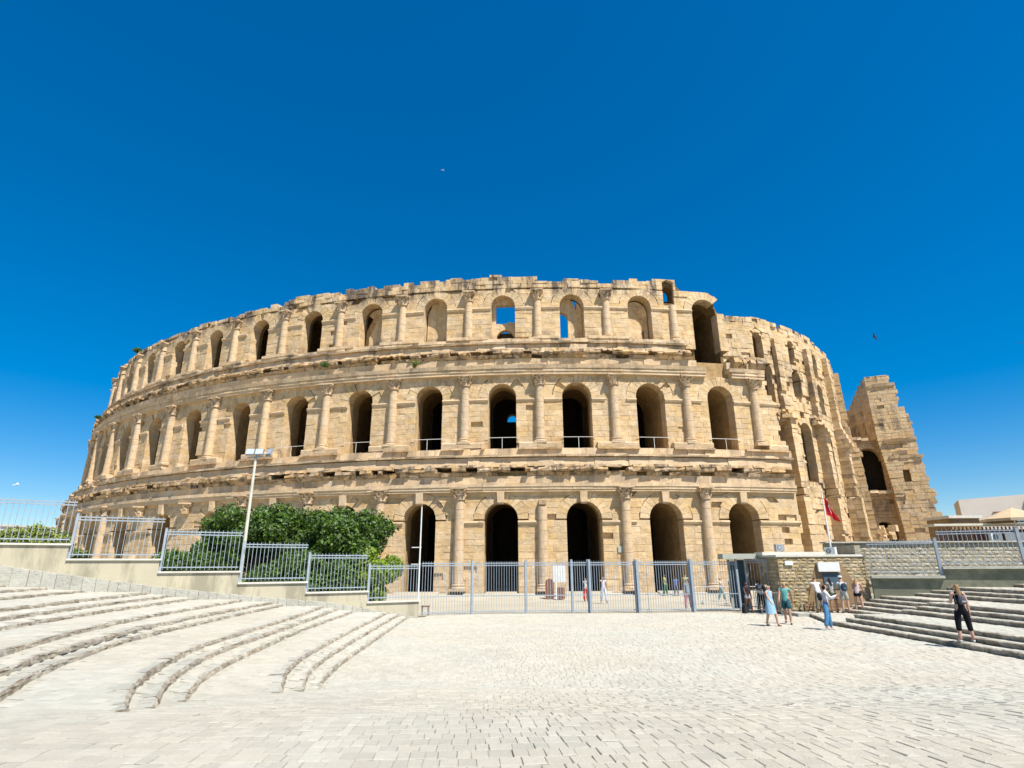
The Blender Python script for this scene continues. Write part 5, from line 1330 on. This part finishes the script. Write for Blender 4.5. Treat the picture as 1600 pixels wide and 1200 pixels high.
    if bottom:
        ids = [waist, 0]; pr = [(0, 1)]; rr = [(.128, .108), (.158, .132)]
        for a in legs_i:
            i = len(ids)
            if leg == 'long': ids += [a, a + 1, nodes[a + 2] + V3(0, 0, .0)]; rr += [.114, .088, .082]; pr += [(1, i), (i, i + 1), (i + 1, i + 2)]
            elif leg == 'capri': ids += [a, a + 1, nodes[a + 1].lerp(nodes[a + 2], .5)]; rr += [.114, .084, .076]; pr += [(1, i), (i, i + 1), (i + 1, i + 2)]
            else: ids += [a, nodes[a].lerp(nodes[a + 1], .85 if leg == 'knee' else .5)]; rr += [.118, .112]; pr += [(1, i), (i, i + 1)]
        part('trousers' if leg in ('long', 'capri') else 'shorts', ids, pr, rr, cloth(bottom))
    if dress:
        c, z0, flare = dress
        mb = MB(); prof = [(.13, .07 + .35 * 0), ]; n = 20; rings = []
        for z, rx_, ry in ((z0, flare, flare * .8), (lerp(z0, .95, .5), lerp(flare, .19, .5) * 1.02, lerp(flare, .17, .5) * .85), (.95, .185, .155), (1.12, .14, .12)):
            rings.append([(rx_ * math.cos(2 * math.pi * i / n) * (1 + .05 * math.sin(i * 2.5) * (1 if z < .9 else 0)) * k, ry * math.sin(2 * math.pi * i / n) * k, z * k) for i in range(n)])
        vs = [p for rg in rings for p in rg]; mb.add(vs, [(j * n + i, j * n + (i + 1) % n, (j + 1) * n + (i + 1) % n, (j + 1) * n + i) for j in range(3) for i in range(n)])
        mb.build('skirt', cloth(c), root, loc=(0, 0, 0), smooth=True)
    for a in legs_i:
        an, toe = nodes[a + 2], nodes[a + 3]
        skin('shoe', [(an + V3(0, .04, -.055)) * k, (an + V3(0, -.03, -.05)) * k, (toe + V3(0, -.02, 0)) * k], [(0, 1), (1, 2)], [.042 * k, .046 * k, (.045 * k, .032 * k)], cloth(shoes), root, 1)
    st, hc = hair
    hn = [ht + V3(0, .022, .012), hb_ + V3(0, .05, .04)]; hr = [.086, .062]; he = [(0, 1)]
    if st in ('long', 'bun'): 
        if st == 'long': hn += [neck + V3(0, .085, -.02), chest + V3(0, .13, -.02)]; hr += [(.075, .04), (.05, .03)]; he += [(1, 2), (2, 3)]
        else: hn += [hb_ + V3(0, .13, .04)]; hr += [.038]; he += [(0, 2)]
    if st == 'curly': hn = [ht + V3(0, .03, .02), hb_ + V3(0, .06, .0), hb_ + V3(.08, .04, -.01), hb_ + V3(-.08, .04, -.01)]; hr = [.105, .09, .06, .06]; he = [(0, 1), (1, 2), (1, 3)]
    skin('hair', [p * k for p in hn], he, [tuple(q * k for q in r_) if isinstance(r_, tuple) else r_ * k for r_ in hr], cloth(hc), root, 1)
    if hat:
        mb = MB(); c = ht * k; mb.lathe([(.10 * k, .02 * k), (.098 * k, .06 * k), (.075 * k, .1 * k), (.02 * k, .115 * k)], 14, c=tuple(c)); mb.box((c.x, c.y - .11 * k, c.z + .025 * k), (.06 * k, .05 * k, .006 * k)); mb.build('cap', cloth(hat), root, loc=(0, 0, 0), smooth=False)
    return root, k, chest, L
def backpack(label, pr, c, c2=None, s=1.0, off=(0, .19, -.08)):
    root, k, chest, L = pr; a = root.rotation_euler[2]
    p = (chest + V3(*off)) * k; w = V3(p.x * math.cos(a) - p.y * math.sin(a), p.x * math.sin(a) + p.y * math.cos(a), p.z) + Vector(root.location)
    t = thing('backpack', label, 'backpack', w, a)
    skin('bag', [V3(0, 0, -.17) * s, V3(0, .01, 0) * s, V3(0, 0, .17) * s], [(0, 1), (1, 2)], [(.14 * s, .09 * s), (.15 * s, .095 * s), (.11 * s, .065 * s)], cloth(c), t, 1)
    skin('pocket', [V3(0, .07, -.12) * s, V3(0, .075, .0) * s], [(0, 1)], [(.1 * s, .045 * s), (.09 * s, .035 * s)], cloth(c2 or c), t, 1)
    for sd in (-1, 1): mb = MB(); mb.tube((sd * .1 * s, -.02, .19 * s), (sd * .11 * s, -.17, .16 * s), .014 * s, n=6); mb.tube((sd * .11 * s, -.17, .16 * s), (sd * .12 * s, -.13, -.1 * s), .014 * s, n=6); mb.build('strap', cloth(c2 or c), t, loc=(0, 0, 0))
    return t
DK = (.02, .02, .022); WH = (.72, .72, .74)
GR = 'visitors waiting at the ticket window'
p = person('woman with long fair hair and black capri trousers on the lowest right step, back turned', (12.85, 17.65, .145), 1.62, 172, 0, ('long', (.30, .19, .09)), (.018, .018, .022), 'none', (.012, .012, .016), 'capri', shoes=(.65, .65, .6), arms=((-8, 10), (15, 75)), female=True, stance=.16)
backpack('small grey and black backpack on the woman standing on the right steps', p, (.10, .10, .12), (.30, .30, .33), .85)
p = person('young woman in white shirt and flared blue jeans looking at her phone on the square', (11.5, 22.6, 0), 1.62, 68, 0, ('curly', (.015, .012, .012)), WH, 'long', (.10, .27, .48), 'long', shoes=(.7, .7, .7), arms=((35, 80), (20, 75)), female=True, stride=.10, stance=.2, lean=6)
backpack('black and white backpack on the young woman in jeans', p, (.02, .02, .03), (.6, .6, .62), .9)
t = thing('phone', 'dark phone held by the young woman in jeans', 'phone', (11.85, 22.45, 1.13), R(68)); mb = MB(); mb.box((0, 0, 0), (.035, .006, .07)); mb.build('case', M['black'], t, loc=(0, 0, 0))
person('grey-haired man in teal shirt and dark shorts walking across the square', (11.1, 24.9, 0), 1.64, -30, 1, ('short', (.40, .36, .32)), (.16, .46, .42), 'short', (.035, .11, .13), 'knee', shoes=DK, arms=((20, 25), (-22, 12)), stride=.24, stance=.06)
person('woman in pale blue sleeveless knee-length dress walking left of the man in teal', (10.1, 24.1, 0), 1.56, 25, 0, ('bun', (.33, .27, .2)), (.33, .55, .72), 'none', dress=((.33, .55, .72), .50, .24), shoes=(.35, .22, .15), arms=((25, 15), (-15, 10)), female=True, stride=.16)
person('man in white T-shirt bending towards the ticket window', (14.3, 28.55, .145), 1.64, 176, 1, ('short', (.06, .04, .03)), WH, 'short', (.22, .19, .13), 'long', arms=((30, 40), (30, 40)), lean=24, group=GR)
person('woman in grey shirt and olive shorts with long black hair at the ticket window', (14.98, 28.6, .145), 1.6, 185, 1, ('long', DK), (.36, .35, .33), 'short', (.09, .10, .05), 'knee', arms=((35, 50), (35, 50)), lean=14, female=True, group=GR)
p = person('tourist in white cap and pale khaki shorts with a large backpack at the ticket window', (15.35, 28.3, .145), 1.62, 176, 0, ('short', (.05, .03, .02)), (.62, .62, .64), 'short', (.45, .43, .35), 'knee', shoes=(.12, .08, .05), arms=((20, 30), (25, 60)), lean=10, group=GR, hat=(.7, .7, .7))
backpack('large dark teal backpack on the tourist in the white cap', p, (.03, .055, .075), (.10, .14, .17), 1.15)
person('fair-haired woman in pale pink top and short black shorts right of the ticket window', (15.95, 28.25, .145), 1.62, 140, 0, ('long', (.42, .27, .12)), (.55, .42, .42), 'none', (.014, .012, .022), 'short', shoes=(.65, .65, .65), arms=((30, 30), (10, 95)), lean=18, female=True, group=GR)
person('woman with dark curly hair in white T-shirt and black trousers standing in the gateway', (12.55, 31.0, 0), 1.64, 10, 2, ('curly', (.02, .012, .01)), WH, 'short', (.015, .015, .022), 'long', arms=((25, 75), (15, 60)), female=True)
person('person in black top and light grey shorts behind the barrier by the last fence post', (11.8, 30.75, 0), 1.5, 20, 2, ('short', DK), (.03, .03, .04), 'short', (.52, .52, .58), 'short', arms=((15, 30), (0, 10)), stride=.12)
person('person in black and white patterned shirt and black trousers inside the fence', (13.15, 36.6, 0), 1.68, 30, 2, ('short', DK), (.30, .28, .29), 'short', (.015, .015, .018), 'long', arms=((10, 20), (5, 40)))
person('person in dark navy clothes standing nearest the gate inside the fence', (13.35, 35.8, 0), 1.72, -20, 1, ('short', DK), (.02, .025, .05), 'long', (.018, .018, .025), 'long')
person('woman in bright red trousers and white top taking a photo inside the fence', (4.95, 41.6, 0), 1.55, 150, 1, ('short', (.10, .07, .05)), (.62, .60, .58), 'short', (.62, .045, .03), 'long', arms=((60, 60), (60, 60)), female=True, stance=.04)
person('man dressed all in white raising a hand to his face inside the fence', (5.85, 39.4, 0), 1.68, 20, 1, ('short', (.05, .04, .03)), (.62, .61, .68), 'short', (.66, .66, .72), 'long', shoes=(.5, .5, .5), arms=((70, 90), (5, 15)), stride=.14)
person('man in lime green shirt and dark green trousers in front of the third ground arch', (11.4, 45.6, .03), 1.68, 60, 2, ('short', DK), (.50, .62, .03), 'short', (.03, .15, .05), 'long', arms=((20, 20), (-10, 10)), stride=.12)
person('person in blue shirt and grey trousers standing in front of the third ground arch', (12.2, 45.5, .03), 1.5, 170, 2, ('short', DK), (.10, .22, .55), 'short', (.12, .13, .16), 'long')
person('distant person in pale yellow-green top at the right jamb of the third ground arch', (13.0, 45.7, .03), 1.66, 150, 1, ('short', (.1, .08, .06)), (.52, .58, .28), 'short', (.2, .2, .2), 'long', arms=((50, 60), (20, 10)))
person('person in pink trousers and grey-blue top just inside the fence post', (9.45, 33.0, 0), 1.6, 175, 1, ('short', (.06, .04, .03)), (.30, .36, .42), 'short', (.55, .28, .34), 'long', female=True)
person('person in white top and sea-green trousers walking between the crowd barriers', (14.0, 41.0, 0), 1.52, 60, 1, ('short', (.07, .04, .03)), (.66, .68, .72), 'short', (.14, .32, .30), 'long', shoes=DK, arms=((20, 20), (-15, 10)), stride=.22)
t = thing('wheeled_bag', 'small black wheeled bag on the ground beside the last fence post', 'bag', (11.5, 30.4, 0), .4)
mb = MB(); mb.box((0, 0, .17), (.16, .11, .14), taper=.9); mb.build('case', M['black'], t, loc=(0, 0, 0))
mb = MB(); mb.tube((-.1, .1, .3), (-.1, .1, .42), .01, n=6); mb.tube((.1, .1, .3), (.1, .1, .42), .01, n=6); mb.tube((-.1, .1, .42), (.1, .1, .42), .012, n=6); mb.build('handle', M['metal2'], t, loc=(0, 0, 0))
for sd in (-.12, .12): mb = MB(); mb.tube((sd, .08, .035), (sd + .02, .08, .035), .035, n=12); mb.build('wheel', M['black'], t, loc=(0, 0, 0))
flush()
